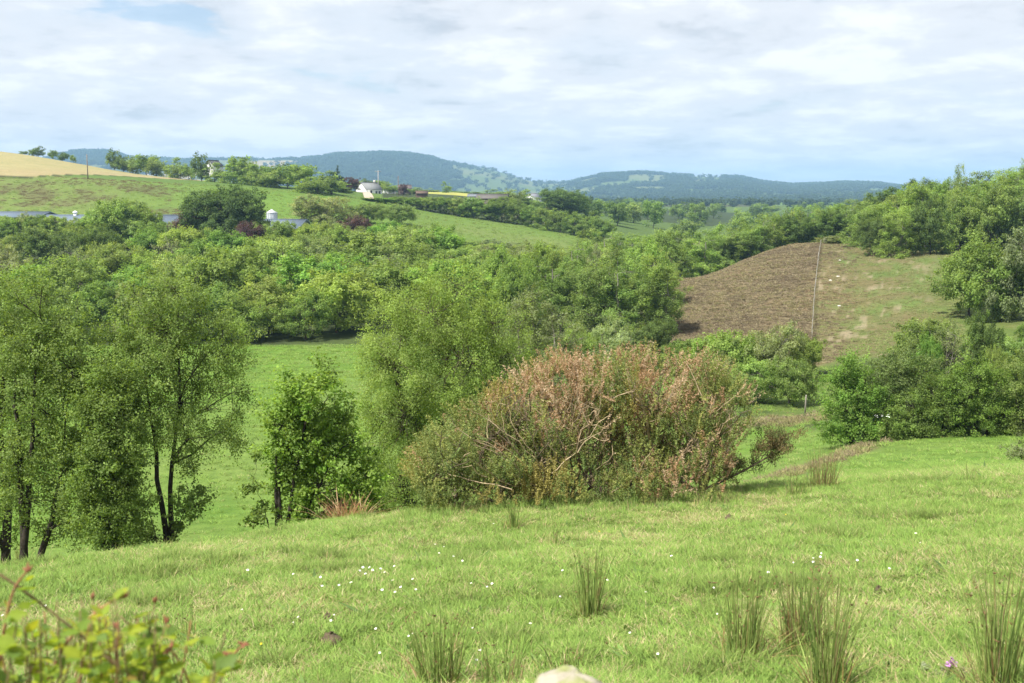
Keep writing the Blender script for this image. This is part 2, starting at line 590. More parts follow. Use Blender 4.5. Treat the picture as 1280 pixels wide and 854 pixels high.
def fields(x, y):
    """zone id and true colour of the land at world x, y"""
    k = x / np.maximum(y, 5.0)
    u = 640 + F * k
    n1 = fbm(x / 3.0, y / 3.0, 3, 21)
    n2 = fbm(x / 0.8, y / 0.8, 3, 22)
    n3 = fbm(x / 40.0, y / 40.0, 3, 23)
    n4 = fbm(x / 9.0, y / 9.0, 3, 24)
    zone = np.full(x.shape, 2)
    c = np.zeros(x.shape + (3,)) + np.array([0.050, 0.066, 0.026])
    c = lerp3(c, (0.085, 0.12, 0.035), sstep(-0.1, 0.5, n4))
    c = lerp3(c, (0.11, 0.16, 0.04), sstep(-0.3, 0.3, n1) * (y < 100))
    # meadow in front
    e = 30 + 1.0 * n4
    f = 1 - sstep(-0.8, 0.8, y - e)
    cm = np.zeros_like(c) + np.array([0.135, 0.20, 0.045])
    cm = lerp3(cm, (0.24, 0.235, 0.10), sstep(0.0, 0.9, n1 * 0.8 + n2 * 0.7) * 0.75)
    cm = lerp3(cm, (0.095, 0.17, 0.03), sstep(0.15, 0.7, fbm(x / 2.0 + 40, y / 2.0, 3, 25)) * 0.8)
    # valley field
    lim = np.interp(u, [830, 870, 1000, 1100, 1140, 1300], [109.5, 66, 63, 51.5, 50, 50])
    fz = (1 - sstep(-0.6, 0.6, y - lim))
    cf = np.zeros_like(c) + np.array([0.115, 0.215, 0.030])
    mow = np.sin((y * 0.93 + x * 0.12) * 1.15 + n4 * 1.5) * 0.5 + 0.5
    cf = lerp3(cf, (0.135, 0.215, 0.045), mow * 0.6)
    cf = lerp3(cf, (0.165, 0.225, 0.06), sstep(0.1, 0.8, n4) * 0.6)
    cf = lerp3(cf, (0.15, 0.21, 0.055), sstep(-0.1, 0.5, n3 + 0.4 * n1) * 0.6)
    cf = lerp3(cf, (0.085, 0.165, 0.028), sstep(0.1, 0.6, fbm(x / 1.6, y / 4.0, 3, 28)) * 0.5)
    c = lerp3(c, cf, fz) if False else c * (1 - fz[..., None]) + cf * fz[..., None]
    zone[(y < lim)] = 1
    # dry bank between the two little fields on the right
    bx0, by0, bx1, by1 = 8.0, 36.5, 17.2, 50.5
    tt = np.clip(((x - bx0) * (bx1 - bx0) + (y - by0) * (by1 - by0)) / ((bx1 - bx0) ** 2 + (by1 - by0) ** 2), 0, 1)
    dist = np.hypot(x - bx0 - tt * (bx1 - bx0), y - by0 - tt * (by1 - by0))
    bk = 1 - sstep(0.5, 1.5, dist + 0.4 * n1)
    c = c * (1 - bk[..., None]) + np.array([0.155, 0.135, 0.07]) * bk[..., None]
    bk2 = (1 - sstep(0.8, 2.2, np.abs(y - 65.5 + 0.1 * (u - 1000) * 0.1) + 0.5 * n1)) * sstep(925, 950, u) * (1 - sstep(1030, 1050, u))
    c = c * (1 - bk2[..., None]) + np.array([0.155, 0.135, 0.07]) * bk2[..., None]
    c = c * (1 - f[..., None]) + cm * f[..., None]
    zone[y < e] = 0
    # brown heather slope and the cleared ground beside it
    hs = (y > 90) & (y < 200) & (u > 800) & (u < 1320)
    ch = np.zeros_like(c) + np.array([0.26, 0.205, 0.108])
    ch = lerp3(ch, (0.36, 0.31, 0.165), sstep(-0.2, 0.6, fbm(x / 2.2, y / 5.0, 3, 31)))
    ch = lerp3(ch, (0.26, 0.25, 0.10), sstep(0.2, 0.7, n4) * 0.6)
    cl = np.zeros_like(c) + np.array([0.215, 0.305, 0.085])
    cl = lerp3(cl, (0.27, 0.215, 0.11), sstep(-0.25, 0.25, fbm(x / 4.0, y / 6.0, 4, 33) + 0.55 * (1 - sstep(1025, 1090, u)) - 0.25 * sstep(1120, 1180, u) - 0.08) * 0.8)
    cl = lerp3(cl, (0.30, 0.25, 0.12), sstep(0.0, 0.5, fbm(x / 1.6, y / 3.0, 3, 39)) * 0.7)
    cl = lerp3(cl, (0.54, 0.44, 0.30), sstep(0.32, 0.52, fbm(x / 0.9, y / 1.7, 3, 35) + 0.25 * fbm(x / 8.0, y / 8.0, 2, 36)) * 0.7 * (1 - sstep(1140, 1190, u)))
    cl = lerp3(cl, (0.42, 0.30, 0.20), (1 - sstep(3, 9, np.abs(y - 168 - 0.05 * (u - 1150)) + 5 * n4)) * sstep(1075, 1100, u) * (1 - sstep(1160, 1200, u)) * 0.7)
    cl = lerp3(cl, (0.19, 0.27, 0.06), sstep(1130, 1200, u) * 0.6)
    right = sstep(-3, 3, u - fence_u(y))
    ch = ch * np.array([0.96, 0.93, 1.06])
    ct = ch * (1 - right[..., None]) + cl * right[..., None]
    c = np.where(hs[..., None], ct, c)
    zone[hs & (u <= fence_u(y))] = 3
    zone[hs & (u > fence_u(y))] = 8
    # fields on the far side of the valley
    pl = (y > 236) & (y < 345) & (u < 770)
    cp = np.zeros_like(c) + np.array([0.125, 0.195, 0.040])
    cp = lerp3(cp, (0.17, 0.20, 0.065), sstep(0.0, 0.6, n3) * 0.7)
    rough = sstep(-0.05, 0.35, fbm(x / 5.0, y / 9.0, 4, 37) + 0.5 * fbm(x / 22.0, y / 30.0, 2, 38)) * (1 - sstep(150, 260, u)) * (1 - sstep(312, 330, y))
    cp = lerp3(cp, (0.085, 0.064, 0.04), rough * 0.9)
    cp = lerp3(cp, (0.16, 0.19, 0.06), (1 - sstep(120, 230, u)) * 0.5)
    cp = lerp3(cp, (0.12, 0.21, 0.035), sstep(240, 300, u) * (1 - sstep(420, 520, u)) * 0.8)
    c = np.where(pl[..., None], cp, c)
    zone[pl] = 5
    c = np.where(((y >= 345) & (y < 480) & (u < 480))[..., None], np.array([0.115, 0.185, 0.04]), c)
    hb = 333 + 0.42 * np.maximum(u - 40, -400) * (u > 40) + 2.0 * n4
    hay = (y > hb) & (y < 476) & (u < 262)
    chh = np.zeros_like(c) + np.array([0.43, 0.385, 0.185])
    chh = lerp3(chh, (0.43, 0.345, 0.19), sstep(0.0, 0.5, (hb + 60 - y) / 80) * 0.6)
    chh = lerp3(chh, (0.44, 0.41, 0.20), sstep(-0.2, 0.6, n4) * 0.5)
    c = np.where(hay[..., None], chh, c)
    zone[hay] = 4
    edge = (np.abs(y - hb) < 2.2) & (u < 262)
    c = np.where(edge[..., None], np.array([0.07, 0.08, 0.03]), c)
    # yellow flowering field behind the hedge
    rape = (y > 520) & (y < 612) & (u > 508) & (u < 618)
    c = np.where(rape[..., None], np.array([0.42, 0.42, 0.11]), c)
    # patchwork further out
    far = (y > 620) | ((y > 350) & (u > 620))
    cw = np.floor(x / 130.0 + 0.35 * fbm(x / 300, y / 300, 2, 51))
    cd = np.floor(y / 190.0 + 0.35 * fbm(x / 300, y / 300, 2, 53))
    r1 = hash2(cw, cd, 61)
    r2 = hash2(cw, cd, 62)
    cfar = np.zeros_like(c) + np.array([0.10, 0.155, 0.04])
    cfar = lerp3(cfar, (0.34, 0.28, 0.14), (r1 > 0.72) * 0.75)
    cfar = lerp3(cfar, (0.14, 0.23, 0.045), (r1 < 0.35) * 0.8)
    cfar = lerp3(cfar, (0.045, 0.062, 0.025), (r2 > 0.55) * 0.85)
    c = np.where(far[..., None], cfar, c)
    zone[far] = 7
    # hills: woods and high fields
    hill = y > 2300
    w = fbm(x / 420.0, y / 700.0, 4, 71) + 0.25 * fbm(x / 120.0, y / 220.0, 3, 73)
    hu = np.interp(u, [0, 330, 380, 520, 545, 640, 700, 750, 860, 960, 1000, 1280], [-.15, -.15, .45, .5, .02, .02, .0, -.16, -.20, -.12, .30, .45])
    wood = sstep(-0.05, 0.02, w * 1.15 + hu - 0.06)
    for (fu_, fy_, ru_, ry_) in ((806, 3950, 26, 420), (768, 3600, 24, 260), (838, 4200, 22, 220), (952, 4350, 16, 200), (705, 3700, 18, 260), (735, 4050, 14, 200), (885, 3700, 24, 180), (812, 3300, 30, 150)):
        q_ = 1 - ((u - fu_) / ru_) ** 2 - ((y - fy_) / ry_) ** 2 + 0.5 * fbm(x / 120.0, y / 160.0, 3, 79)
        wood = wood * (1 - sstep(0.1, 0.3, q_))
    cw2 = np.floor(x / 230.0 + 0.5 * fbm(x / 500, y / 500, 2, 75))
    cd2 = np.floor(y / 300.0 + 0.5 * fbm(x / 500, y / 500, 2, 77))
    r3 = hash2(cw2, cd2, 63)
    chl = np.zeros_like(c) + np.array([0.115, 0.165, 0.045])
    chl = lerp3(chl, (0.18, 0.20, 0.08), (r3 > 0.6) * 0.8)
    chl = lerp3(chl, (0.36, 0.29, 0.17), ((r3 < 0.22) & (u < 420)) * 0.9)
    chl = lerp3(chl, (0.034, 0.058, 0.022), wood)
    c = np.where(hill[..., None], chl, c)
    zone[hill] = 6
    return zone, c * np.where((zone == 3) | (zone == 8), 0.47, np.where(zone == 4, 0.64, np.where(zone == 1, 0.86, np.where(zone == 5, 0.86, 0.76))))[..., None], np.where(hill, wood, 0.0)


def ground_mat():
    m, t = mat('ground')
    a = N(t, 'ShaderNodeAttribute', attribute_name='tint')
    geo = N(t, 'ShaderNodeNewGeometry')

    def nz(scale, detail, rough=0.55):
        n = N(t, 'ShaderNodeTexNoise')
        n.inputs['Scale'].default_value = scale
        n.inputs['Detail'].default_value = detail
        n.inputs['Roughness'].default_value = rough
        t.links.new(geo.outputs['Position'], n.inputs[0])
        return n.outputs[0]
    fine, medn, wide = nz(14.0, 6, 0.65), nz(1.3, 5), nz(0.12, 4)
    c = mixc(t, 1.0, a.outputs['Color'], ramp(t, fine, [(0.30, (0.62, 0.64, 0.60)), (0.5, (1, 1, 1)), (0.72, (1.35, 1.30, 1.25))]), 'MULTIPLY')
    c = mixc(t, 1.0, c, ramp(t, medn, [(0.3, (0.80, 0.84, 0.80)), (0.7, (1.18, 1.14, 1.15))]), 'MULTIPLY')
    c = mixc(t, 1.0, c, ramp(t, wide, [(0.3, (0.90, 0.93, 0.88)), (0.7, (1.10, 1.07, 1.12))]), 'MULTIPLY')
    bs = N(t, 'ShaderNodeBsdfPrincipled')
    bs.inputs['Roughness'].default_value = 0.95
    bs.inputs['Specular IOR Level'].default_value = 0.08
    t.links.new(c, bs.inputs['Base Color'])
    b = N(t, 'ShaderNodeBump')
    b.inputs['Strength'].default_value = 0.55
    b.inputs['Distance'].default_value = 0.12
    t.links.new(mathn(t, 'ADD', mathn(t, 'MULTIPLY', fine, 0.4), medn), b.inputs['Height'])
    t.links.new(b.outputs[0], bs.inputs['Normal'])
    out = N(t, 'ShaderNodeOutputMaterial')
    t.links.new(bs.outputs[0], out.inputs['Surface'])
    return m


M_GROUND = ground_mat()
LAND = {
    0: ('meadow', 'rough sloping meadow of green and straw coloured grass in front', 'meadow'),
    1: ('field', 'smooth bright green field on the valley floor below the meadow', 'field'),
    2: ('hillside', 'dark scrubby ground under the trees on the valley sides', 'hillside'),
    3: ('heather_slope', 'brown heather covered slope left of the straight fence', 'slope'),
    4: ('hay_field', 'pale yellow hay field on the left skyline', 'field'),
    5: ('pasture', 'green pasture rising behind the farm sheds', 'pasture'),
    6: ('hills', 'blue wooded hills along the horizon', 'hills'),
    7: ('farmland', 'patchwork of distant fields in the valley', 'farmland'),
    8: ('cleared_slope', 'cleared slope of grass with pale bare patches right of the fence', 'slope'),
}


def build_ground():
    sF = np.linspace(-0.58, 0.58, 500)
    sl = np.linspace(-1.35, -0.60, 34)
    s = np.concatenate([sl, sF, -sl[::-1]])
    yy = np.exp(np.linspace(log(1.0), log(9400), 460)) - 2.5
    S, Y = np.meshgrid(s, yy)
    X = S * (Y + 2.5)
    Z = height(X.ravel(), Y.ravel()).reshape(X.shape)
    zone, col, wood = fields(X.ravel(), Y.ravel())
    # woods stand up off the hills
    V = np.stack([X, Y, Z], -1).reshape(-1, 3)
    nr, nc = X.shape
    i = np.arange(nr - 1)[:, None] * nc
    j = np.arange(nc - 1)[None]
    Q = np.stack([i + j, i + j + 1, i + nc + j + 1, i + nc + j], -1).reshape(-1, 4)
    cx = V[Q].mean(1)
    zf, _, _ = fields(cx[:, 0], cx[:, 1])
    # smooth normals over the whole grid so that the cuts do not show
    dzc = np.gradient(V.reshape(nr, nc, 3), axis=1)
    dzr = np.gradient(V.reshape(nr, nc, 3), axis=0)
    Nn = np.cross(dzc, dzr).reshape(-1, 3)
    Nn /= np.linalg.norm(Nn, axis=1)[:, None]
    for z, (nm, lab, cat) in LAND.items():
        q = Q[zf == z]
        if not len(q):
            continue
        used, inv = np.unique(q.ravel(), return_inverse=True)
        me = new_mesh(nm, V[used], [inv.reshape(-1, 4)], M_GROUND, col[used], smooth=True)
        me.normals_split_custom_set_from_vertices(Nn[used].tolist())
        tag(ob(nm, me), lab, cat, kind='structure')
    return V[:, 2].min(), V


ZMIN, _GV = build_ground()


# ---------------------------------------------------------------- haze: the air over the valley
def build_haze():
    x0, x1, y0, y1, z0, z1 = -13500, 13500, -60, 9900, ZMIN - 1.0, 215.0
    v = [(x, y, z) for x in (x0, x1) for y in (y0, y1) for z in (z0, z1)]
    me = new_mesh('haze', v, [np.array([[0, 1, 3, 2], [4, 6, 7, 5], [0, 4, 5, 1], [2, 3, 7, 6], [0, 2, 6, 4], [1, 5, 7, 3]])], [])
    m, t = mat('haze')
    pv = N(t, 'ShaderNodeVolumePrincipled')
    pv.inputs['Color'].default_value = (0.40, 0.69, 1.0, 1)
    pv.inputs['Density'].default_value = 1.55e-4
    pv.inputs['Anisotropy'].default_value = 0.0
    out = N(t, 'ShaderNodeOutputMaterial')
    t.links.new(pv.outputs[0], out.inputs['Volume'])
    me.materials.append(m)
    tag(ob('haze', me), 'pale blue haze in the air over the valley', 'haze', kind='stuff')


build_haze()


# ---------------------------------------------------------------- trees
def leaves_from_clumps(rng, C, nleaf, cr, leaf, droop, tints, centre, cvar=0.18, up=0.45, aspect=0.55, spray=0.0):
    """rhombic leaves scattered round clump centres C (n,3); returns V (4m,3), colours"""
    n = len(C)
    crv = cr * rng.uniform(0.6, 1.45, n)
    k = np.maximum(3, (nleaf * (crv / cr) ** 2 * rng.uniform(0.7, 1.3, n)).astype(int))
    idx = np.repeat(np.arange(n), k)
    m = len(idx)
    g = rng.normal(size=(m, 3))
    # points crowd towards the outside of each clump
    g /= np.linalg.norm(g, axis=1)[:, None]
    g *= (rng.uniform(0.15, 1.0, m) ** 0.6)[:, None]
    off = g * crv[idx][:, None] * np.array([1, 1, 0.82])
    if spray:
        # leaves strung along short side shoots that lead outwards and hang a little
        ax = C - centre
        ax /= np.linalg.norm(ax, axis=1)[:, None] + 1e-9
        ax = ax * 0.8 + rng.normal(size=(n, 3)) * 0.55 + np.array([0, 0, -0.25 if droop else 0.25])
        ax /= np.linalg.norm(ax, axis=1)[:, None]
        sh = ax[:, None] + rng.normal(size=(n, 3, 3)) * 0.55
        q = rng.randint(0, 3, m)
        off = off * (1 - 0.55 * spray) + sh[idx, q] * (rng.uniform(-0.5, 1.5, m) * crv[idx])[:, None] * spray
    if droop:
        off[:, 2] -= np.abs(rng.normal(size=m)) * droop * crv[idx]
    P = C[idx] + off
    out = P - centre
    out /= np.linalg.norm(out, axis=1)[:, None] + 1e-9
    nn = rng.normal(size=(m, 3)) * 0.48 + out * 0.35 + g * 0.55 + np.array([0, 0, up])
    nn /= np.linalg.norm(nn, axis=1)[:, None]
    a = rng.normal(size=(m, 3)) + np.array([0, 0, -0.9 if droop else -0.2])
    a -= (a * nn).sum(1)[:, None] * nn
    a /= np.linalg.norm(a, axis=1)[:, None]
    b = np.cross(nn, a)
    L = leaf * rng.uniform(0.65, 1.35, m)[:, None]
    Wd = L * aspect
    V = np.stack([P - a * L / 2, P + b * Wd / 2 - a * L * 0.05, P + a * L / 2, P - b * Wd / 2 - a * L * 0.05], 1).reshape(-1, 3)
    T = np.asarray(tints, float) * LEAF_GAIN
    tc = T[rng.randint(0, len(T), n)][idx]
    tl = T[rng.randint(0, len(T), m)]
    c = tc * 0.65 + tl * 0.35
    c = c * (1 + cvar * rng.normal(size=n))[idx][:, None].clip(0.5, 1.6) * rng.uniform(0.75, 1.28, m)[:, None]
    return V, np.repeat(c, 4, axis=0)


def quad_mesh(name, V, c, m):
    n = len(V) // 4
    return new_mesh(name, V, [np.arange(4 * n).reshape(n, 4)], m, c)


def sample_clumps(rng, ells, n, gap, gscale, shell=0.55):
    """clump centres inside a union of ellipsoids; noise cuts gaps into it"""
    E = np.asarray(ells, float)
    w = (E[:, 3] * E[:, 4] * E[:, 5]) ** 0.75
    w /= w.sum()
    out = []
    tot = 0
    while tot < n:
        i = rng.choice(len(E), n, p=w)
        d = rng.normal(size=(n, 3))
        d /= np.linalg.norm(d, axis=1)[:, None]
        r = np.where(rng.rand(n) < shell, rng.uniform(0.72, 1.0, n), rng.uniform(0, 1, n) ** 0.45)
        P = E[i, :3] + d * r[:, None] * E[i, 3:6]
        nz = vnoise(P[:, 0] * gscale + P[:, 1] * 0.7 * gscale, P[:, 2] * gscale + P[:, 1] * 0.6 * gscale, 91)
        P = P[nz > gap]
        out.append(P)
        tot += len(P)
    return np.concatenate(out)[:n]


def bez(p0, p1, p2, m):
    t = np.linspace(0, 1, m)[:, None]
    return (1 - t) ** 2 * p0 + 2 * t * (1 - t) * p1 + t * t * p2


def grow_wood(rng, mb, stems, C, rad, col, nprim=10, sides=5, twig=0.012, fine=1.0, tips=None):
    """stems: list of point arrays; limbs run from the stems to groups of clumps, twigs from limbs to clumps"""
    col = np.asarray(col)
    SP_, SR_ = [], []
    for s_ in stems:
        s_ = np.asarray(s_, float)
        t = np.linspace(0, 1, 9)
        tt = np.linspace(0, 1, len(s_))
        P = np.stack([np.interp(t, tt, s_[:, k]) for k in range(3)], 1)
        P[1:-1] += rng.normal(size=(7, 3)) * rad * 0.35 * np.array([1, 1, 0.2])
        R = rad * (1 - 0.82 * t) * (1 + 0.5 * np.exp(-t * 14))
        mb.tube(P, R, max(sides, 6), col * rng.uniform(0.9, 1.1))
        SP_.append(P)
        SR_.append(R)
    SP_ = np.concatenate(SP_)
    SR_ = np.concatenate(SR_)
    if not len(C):
        return
    # limb targets: farthest point sampling
    nprim = min(nprim, len(C))
    pick = [rng.randint(len(C))]
    d = np.linalg.norm(C - C[pick[0]], axis=1)
    for _ in range(nprim - 1):
        j = int(np.argmax(d))
        pick.append(j)
        d = np.minimum(d, np.linalg.norm(C - C[j], axis=1))
    A = C[pick]
    own = np.argmin(((C[:, None] - A[None]) ** 2).sum(-1), axis=1)
    for q in range(nprim):
        tgt = C[own == q].mean(0) if (own == q).any() else A[q]
        dd = np.linalg.norm((SP_ - tgt) * np.array([1, 1, 0.6]), axis=1) + 2.5 * np.maximum(0, SP_[:, 2] - tgt[2] + 0.25 * np.linalg.norm(SP_[:, :2] - tgt[:2], axis=1))
        j = int(np.argmin(dd))
        p0, r0 = SP_[j], min(SR_[j] * 0.62, rad * 0.5)
        ln = np.linalg.norm(tgt - p0)
        mid = (p0 + tgt) / 2 + np.array([0, 0, 0.10 * ln]) + rng.normal(size=3) * ln * 0.10
        L = bez(p0, mid, tgt, 6)
        L[1:-1] += rng.normal(size=(4, 3)) * ln * 0.03
        mb.tube(L, np.linspace(r0, max(twig * 1.3, r0 * 0.25), 6), sides, col * rng.uniform(0.85, 1.1))
        for c in C[own == q]:
            if rng.rand() > fine:
                continue
            k = rng.randint(2, 6)
            p = L[k]
            lt = np.linalg.norm(c - p)
            m_ = (p + c) / 2 + rng.normal(size=3) * lt * 0.12
            B = bez(p, m_, c, 4)
            mb.tube(B, np.linspace(max(twig, r0 * 0.28), twig * 0.45, 4), 3, col * rng.uniform(0.8, 1.15))


LEAF_GAIN = np.array([1.62, 1.62, 1.80])
GREEN = dict(
    olive=[(0.126, 0.170, 0.040), (0.146, 0.185, 0.050), (0.106, 0.155, 0.034)],
    birch=[(0.132, 0.190, 0.044), (0.156, 0.210, 0.056), (0.112, 0.170, 0.036)],
    bright=[(0.118, 0.200, 0.034), (0.142, 0.220, 0.042), (0.098, 0.178, 0.030)],
    mid=[(0.112, 0.165, 0.034), (0.128, 0.180, 0.040), (0.096, 0.150, 0.030)],
    dark=[(0.074, 0.112, 0.026), (0.088, 0.128, 0.031), (0.064, 0.102, 0.024)],
    grey=[(0.150, 0.180, 0.075), (0.165, 0.190, 0.090), (0.130, 0.165, 0.060)],
    copper=[(0.060, 0.034, 0.034), (0.075, 0.040, 0.040), (0.050, 0.034, 0.030)],
    yellow=[(0.135, 0.190, 0.038), (0.155, 0.205, 0.045), (0.120, 0.175, 0.034)],
    conifer=[(0.034, 0.058, 0.022), (0.040, 0.066, 0.026)],
)
BARK = dict(brown=(0.085, 0.068, 0.050), grey=(0.16, 0.145, 0.12), pale=(0.22, 0.205, 0.175), dark=(0.045, 0.038, 0.030))


def blob_ells(rng, H, W_, n, lo, kind='round'):
    e = []
    if kind == 'cone':
        for i in range(9):
            t = i / 8.0
            r = W_ / 2 * (1 - t) ** 0.9 + 0.15
            e.append((0, 0, H * (0.12 + 0.85 * t), r, r, H * 0.075))
        return e
    if kind == 'tall':
        for i in range(n):
            t = i / (n - 1.0)
            r = W_ / 2 * (0.35 + 0.75 * sin(pi * (0.18 + 0.72 * t)))*0.8
            a = rng.uniform(0, 2 * pi)
            o = W_ * 0.16
            e.append((cos(a) * o, sin(a) * o, H * (lo + (0.93 - lo) * t), r * rng.uniform(.75, 1.1), r * rng.uniform(.75, 1.1), H * 0.15))
        return e
    zc = H * (lo + 1) / 2
    e.append((0, 0, zc, W_ * 0.33, W_ * 0.33, H * (1 - lo) * 0.40))
    for i in range(n):
        a = i * 2.4 + rng.uniform(-.4, .4)
        ph = rng.uniform(-0.98, 0.95) if i % 2 else rng.uniform(-0.1, 0.95)
        r = rng.uniform(0.17, 0.27) * W_
        R = (0.5 * W_ - r) * sqrt(max(0.05, 1 - max(ph, 0) ** 2 * 0.8))
        hz = H * (1 - lo) / 2 - r * 0.8
        e.append((cos(a) * R, sin(a) * R, zc + ph * hz, r, r, r * rng.uniform(0.75, 1.0)))
    return e


def proto(seed, H, W_, kind, tint, bark, n=10, lo=0.0, nclump=135, nleaf=92, cr=0.64, leaf=0.24, droop=0.0, gap=0.33, fine=0.5, stems=1):
    rng = np.random.RandomState(seed)
    E = blob_ells(rng, H, W_, n, lo, kind)
    if leaf < 0.4:
        nclump, cr, leaf, nleaf = int(nclump * 1.5), cr * 0.80, leaf * 0.84, int(nleaf * 0.80)
    C = sample_clumps(rng, E, nclump, gap, 1.1)
    far = leaf > 0.4
    V, c = leaves_from_clumps(rng, C, nleaf, cr, leaf, droop, GREEN[tint], np.array([0, 0, H * 0.45]), spray=0.0 if far else 0.35)
    mb = MB()
    st = []
    for i in range(stems):
        a = rng.uniform(0, 2 * pi)
        o = 0.0 if stems == 1 else W_ * 0.10
        sp = rng.uniform(-0.06, 0.06, 2) * W_ + np.array([cos(a), sin(a)]) * o * 1.5
        st.append(np.array([[cos(a) * o * .4, sin(a) * o * .4, -0.5], [cos(a) * o * .6, sin(a) * o * .6, H * 0.2], [sp[0], sp[1], H * 0.5], [sp[0] * 1.2, sp[1] * 1.2, H * (0.85 if kind != 'round' else 0.75)]]))
    grow_wood(rng, mb, st, C, H * 0.020, BARK[bark], nprim=9, sides=4, twig=0.018, fine=fine)
    return dict(trunk=mb.mesh('trunk', M_BARK), crown=quad_mesh('crown', V, c, M_LEAF), H=np.percentile(V[:, 2], 99.3), W=np.percentile(np.hypot(V[:, 0], V[:, 1]), 93) * 2)


PROTO = {
    'round': [proto(14, 7.5, 7, 'round', 'olive', 'brown', n=7, gap=0.42), proto(15, 7, 7, 'round', 'mid', 'brown', n=13, gap=0.40, stems=2), proto(11, 7, 7.5, 'round', 'mid', 'brown'), proto(12, 7, 7.5, 'round', 'mid', 'brown', n=11, gap=0.38), proto(13, 6.5, 8, 'round', 'mid', 'grey', n=8)],
    'oak': [proto(21, 9, 11, 'round', 'dark', 'brown', n=16, lo=0.0, nclump=320, nleaf=95, cr=0.70, leaf=0.27, gap=0.12), proto(22, 8, 8, 'round', 'dark', 'dark', n=12, nclump=160)],
    'birch': [proto(31, 9, 5.4, 'tall', 'birch', 'pale', n=9, lo=0.10, nclump=150, nleaf=90, cr=0.56, leaf=0.20, droop=0.6, gap=0.36, stems=2), proto(32, 9, 5.0, 'tall', 'birch', 'pale', n=8, lo=0.12, nclump=140, nleaf=90, cr=0.56, leaf=0.20, droop=0.6, gap=0.38, stems=2), proto(33, 8.5, 6, 'tall', 'olive', 'grey', n=9, lo=0.06, nclump=150, nleaf=90, cr=0.58, leaf=0.21, droop=0.5, gap=0.34, stems=3)],
    'willow': [proto(41, 5, 7, 'round', 'olive', 'grey', n=11, lo=0.0, nclump=180, nleaf=92, cr=0.50, leaf=0.19, droop=0.3, gap=0.32, stems=4), proto(42, 5, 7, 'round', 'grey', 'grey', n=10, lo=0.0, nclump=170, nleaf=90, cr=0.50, leaf=0.19, droop=0.3, gap=0.36, stems=4), proto(43, 5, 6.5, 'round', 'birch', 'grey', n=12, lo=0.0, nclump=175, nleaf=90, cr=0.50, leaf=0.20, droop=0.2, gap=0.34, stems=4)],
    'bright': [proto(51, 6.5, 7, 'round', 'bright', 'brown', n=11, lo=0.0, nclump=165, nleaf=92, cr=0.55, leaf=0.25, gap=0.34), proto(52, 5, 6, 'round', 'yellow', 'brown', n=9, lo=0.0, nclump=140, nleaf=90, cr=0.52, leaf=0.22, gap=0.33)],
    'bare': [proto(57, 6.5, 6.5, 'round', 'grey', 'grey', n=9, lo=0.05, nclump=120, nleaf=15, cr=0.5, leaf=0.20, gap=0.30, fine=1.0, stems=2)],
    'copper': [proto(61, 6, 6, 'round', 'copper', 'dark', n=9, lo=0.02, nclump=110, nleaf=85)],
    'conifer': [proto(71, 10, 5, 'cone', 'conifer', 'dark', nclump=130, nleaf=60, cr=0.5, leaf=0.3, droop=0.5, gap=0.2)],
    'far': [proto(81 + i, 8, 8.5, 'round', t_, 'brown', n=8, lo=0.08, nclump=62, nleaf=44, cr=0.95, leaf=0.50, gap=0.33, fine=0.15) for i, t_ in enumerate(['mid', 'olive', 'mid', 'dark'])],
    'fartall': [proto(91, 9, 5.5, 'tall', 'birch', 'grey', n=7, lo=0.12, nclump=46, nleaf=36, cr=0.8, leaf=0.45, gap=0.33, fine=0.15)],
}
NAMES = dict(round='tree', oak='oak_tree', birch='birch_tree', willow='willow_tree', bright='tree', copper='copper_tree', conifer='conifer_tree', far='tree', fartall='tree', hedge='shrub', bare='half_bare_tree')
trng = np.random.RandomState(99)
TREES = []


def plant(kind, u, vtop, y, wpx, label, group=None, cat='tree', name=None, tint=(1, 1, 1), var=None, sink=0.15, depth=None):
    """one tree: crown top at photo row vtop when seen from the road, standing on the ground at depth y"""
    P = PROTO[kind]
    p = P[trng.randint(len(P))] if var is None else P[var % len(P)]
    x = gx(u, y)
    z = hgt(x, y)
    H = max(at(u, vtop, y).z - z, 1.2)
    if kind not in ('birch', 'fartall', 'conifer'):
        sink = 0.10 * H
    Wd = px(wpx, y) if wpx > 3 else H * wpx
    r = empty(name or NAMES[kind], (x, y, z - sink), trng.uniform(0, 2 * pi))
    sxy = Wd / p['W']
    qx = trng.uniform(0.88, 1.14)
    r.rotation_euler = (trng.normal() * 0.05, trng.normal() * 0.05, r.rotation_euler[2])
    r.scale = (sxy * qx, sxy / qx, (H + sink) / p['H'])
    tag(r, label, cat, group)
    a = ob('trunk', p['trunk'], r)
    b = ob('crown', p['crown'], r)
    g = trng.uniform(0.95, 1.25) * (1.10 if 110 < y < 260 else 1.0)
    b.color = (tint[0] * g * trng.uniform(0.94, 1.06), tint[1] * g, tint[2] * g * trng.uniform(0.9, 1.1), 1)
    TREES.append((u, vtop, y, wpx))
    return r


# ---------------------------------------------------------------- the left wood and the trees worth a name of their own
def belt(kinds, pts, label, group, jit=6, w=(70, 100), name=None, cat='tree', tints=((1, 1, 1),)):
    for i, (u, vt, y) in enumerate(pts):
        k = kinds[trng.randint(len(kinds))]
        plant(k, u + trng.uniform(-jit, jit), vt + trng.uniform(-jit, jit) * 0.7, y, trng.uniform(*w), label(k, u) if callable(label) else label[k] if isinstance(label, dict) else label, group, cat, name, tints[trng.randint(len(tints))])


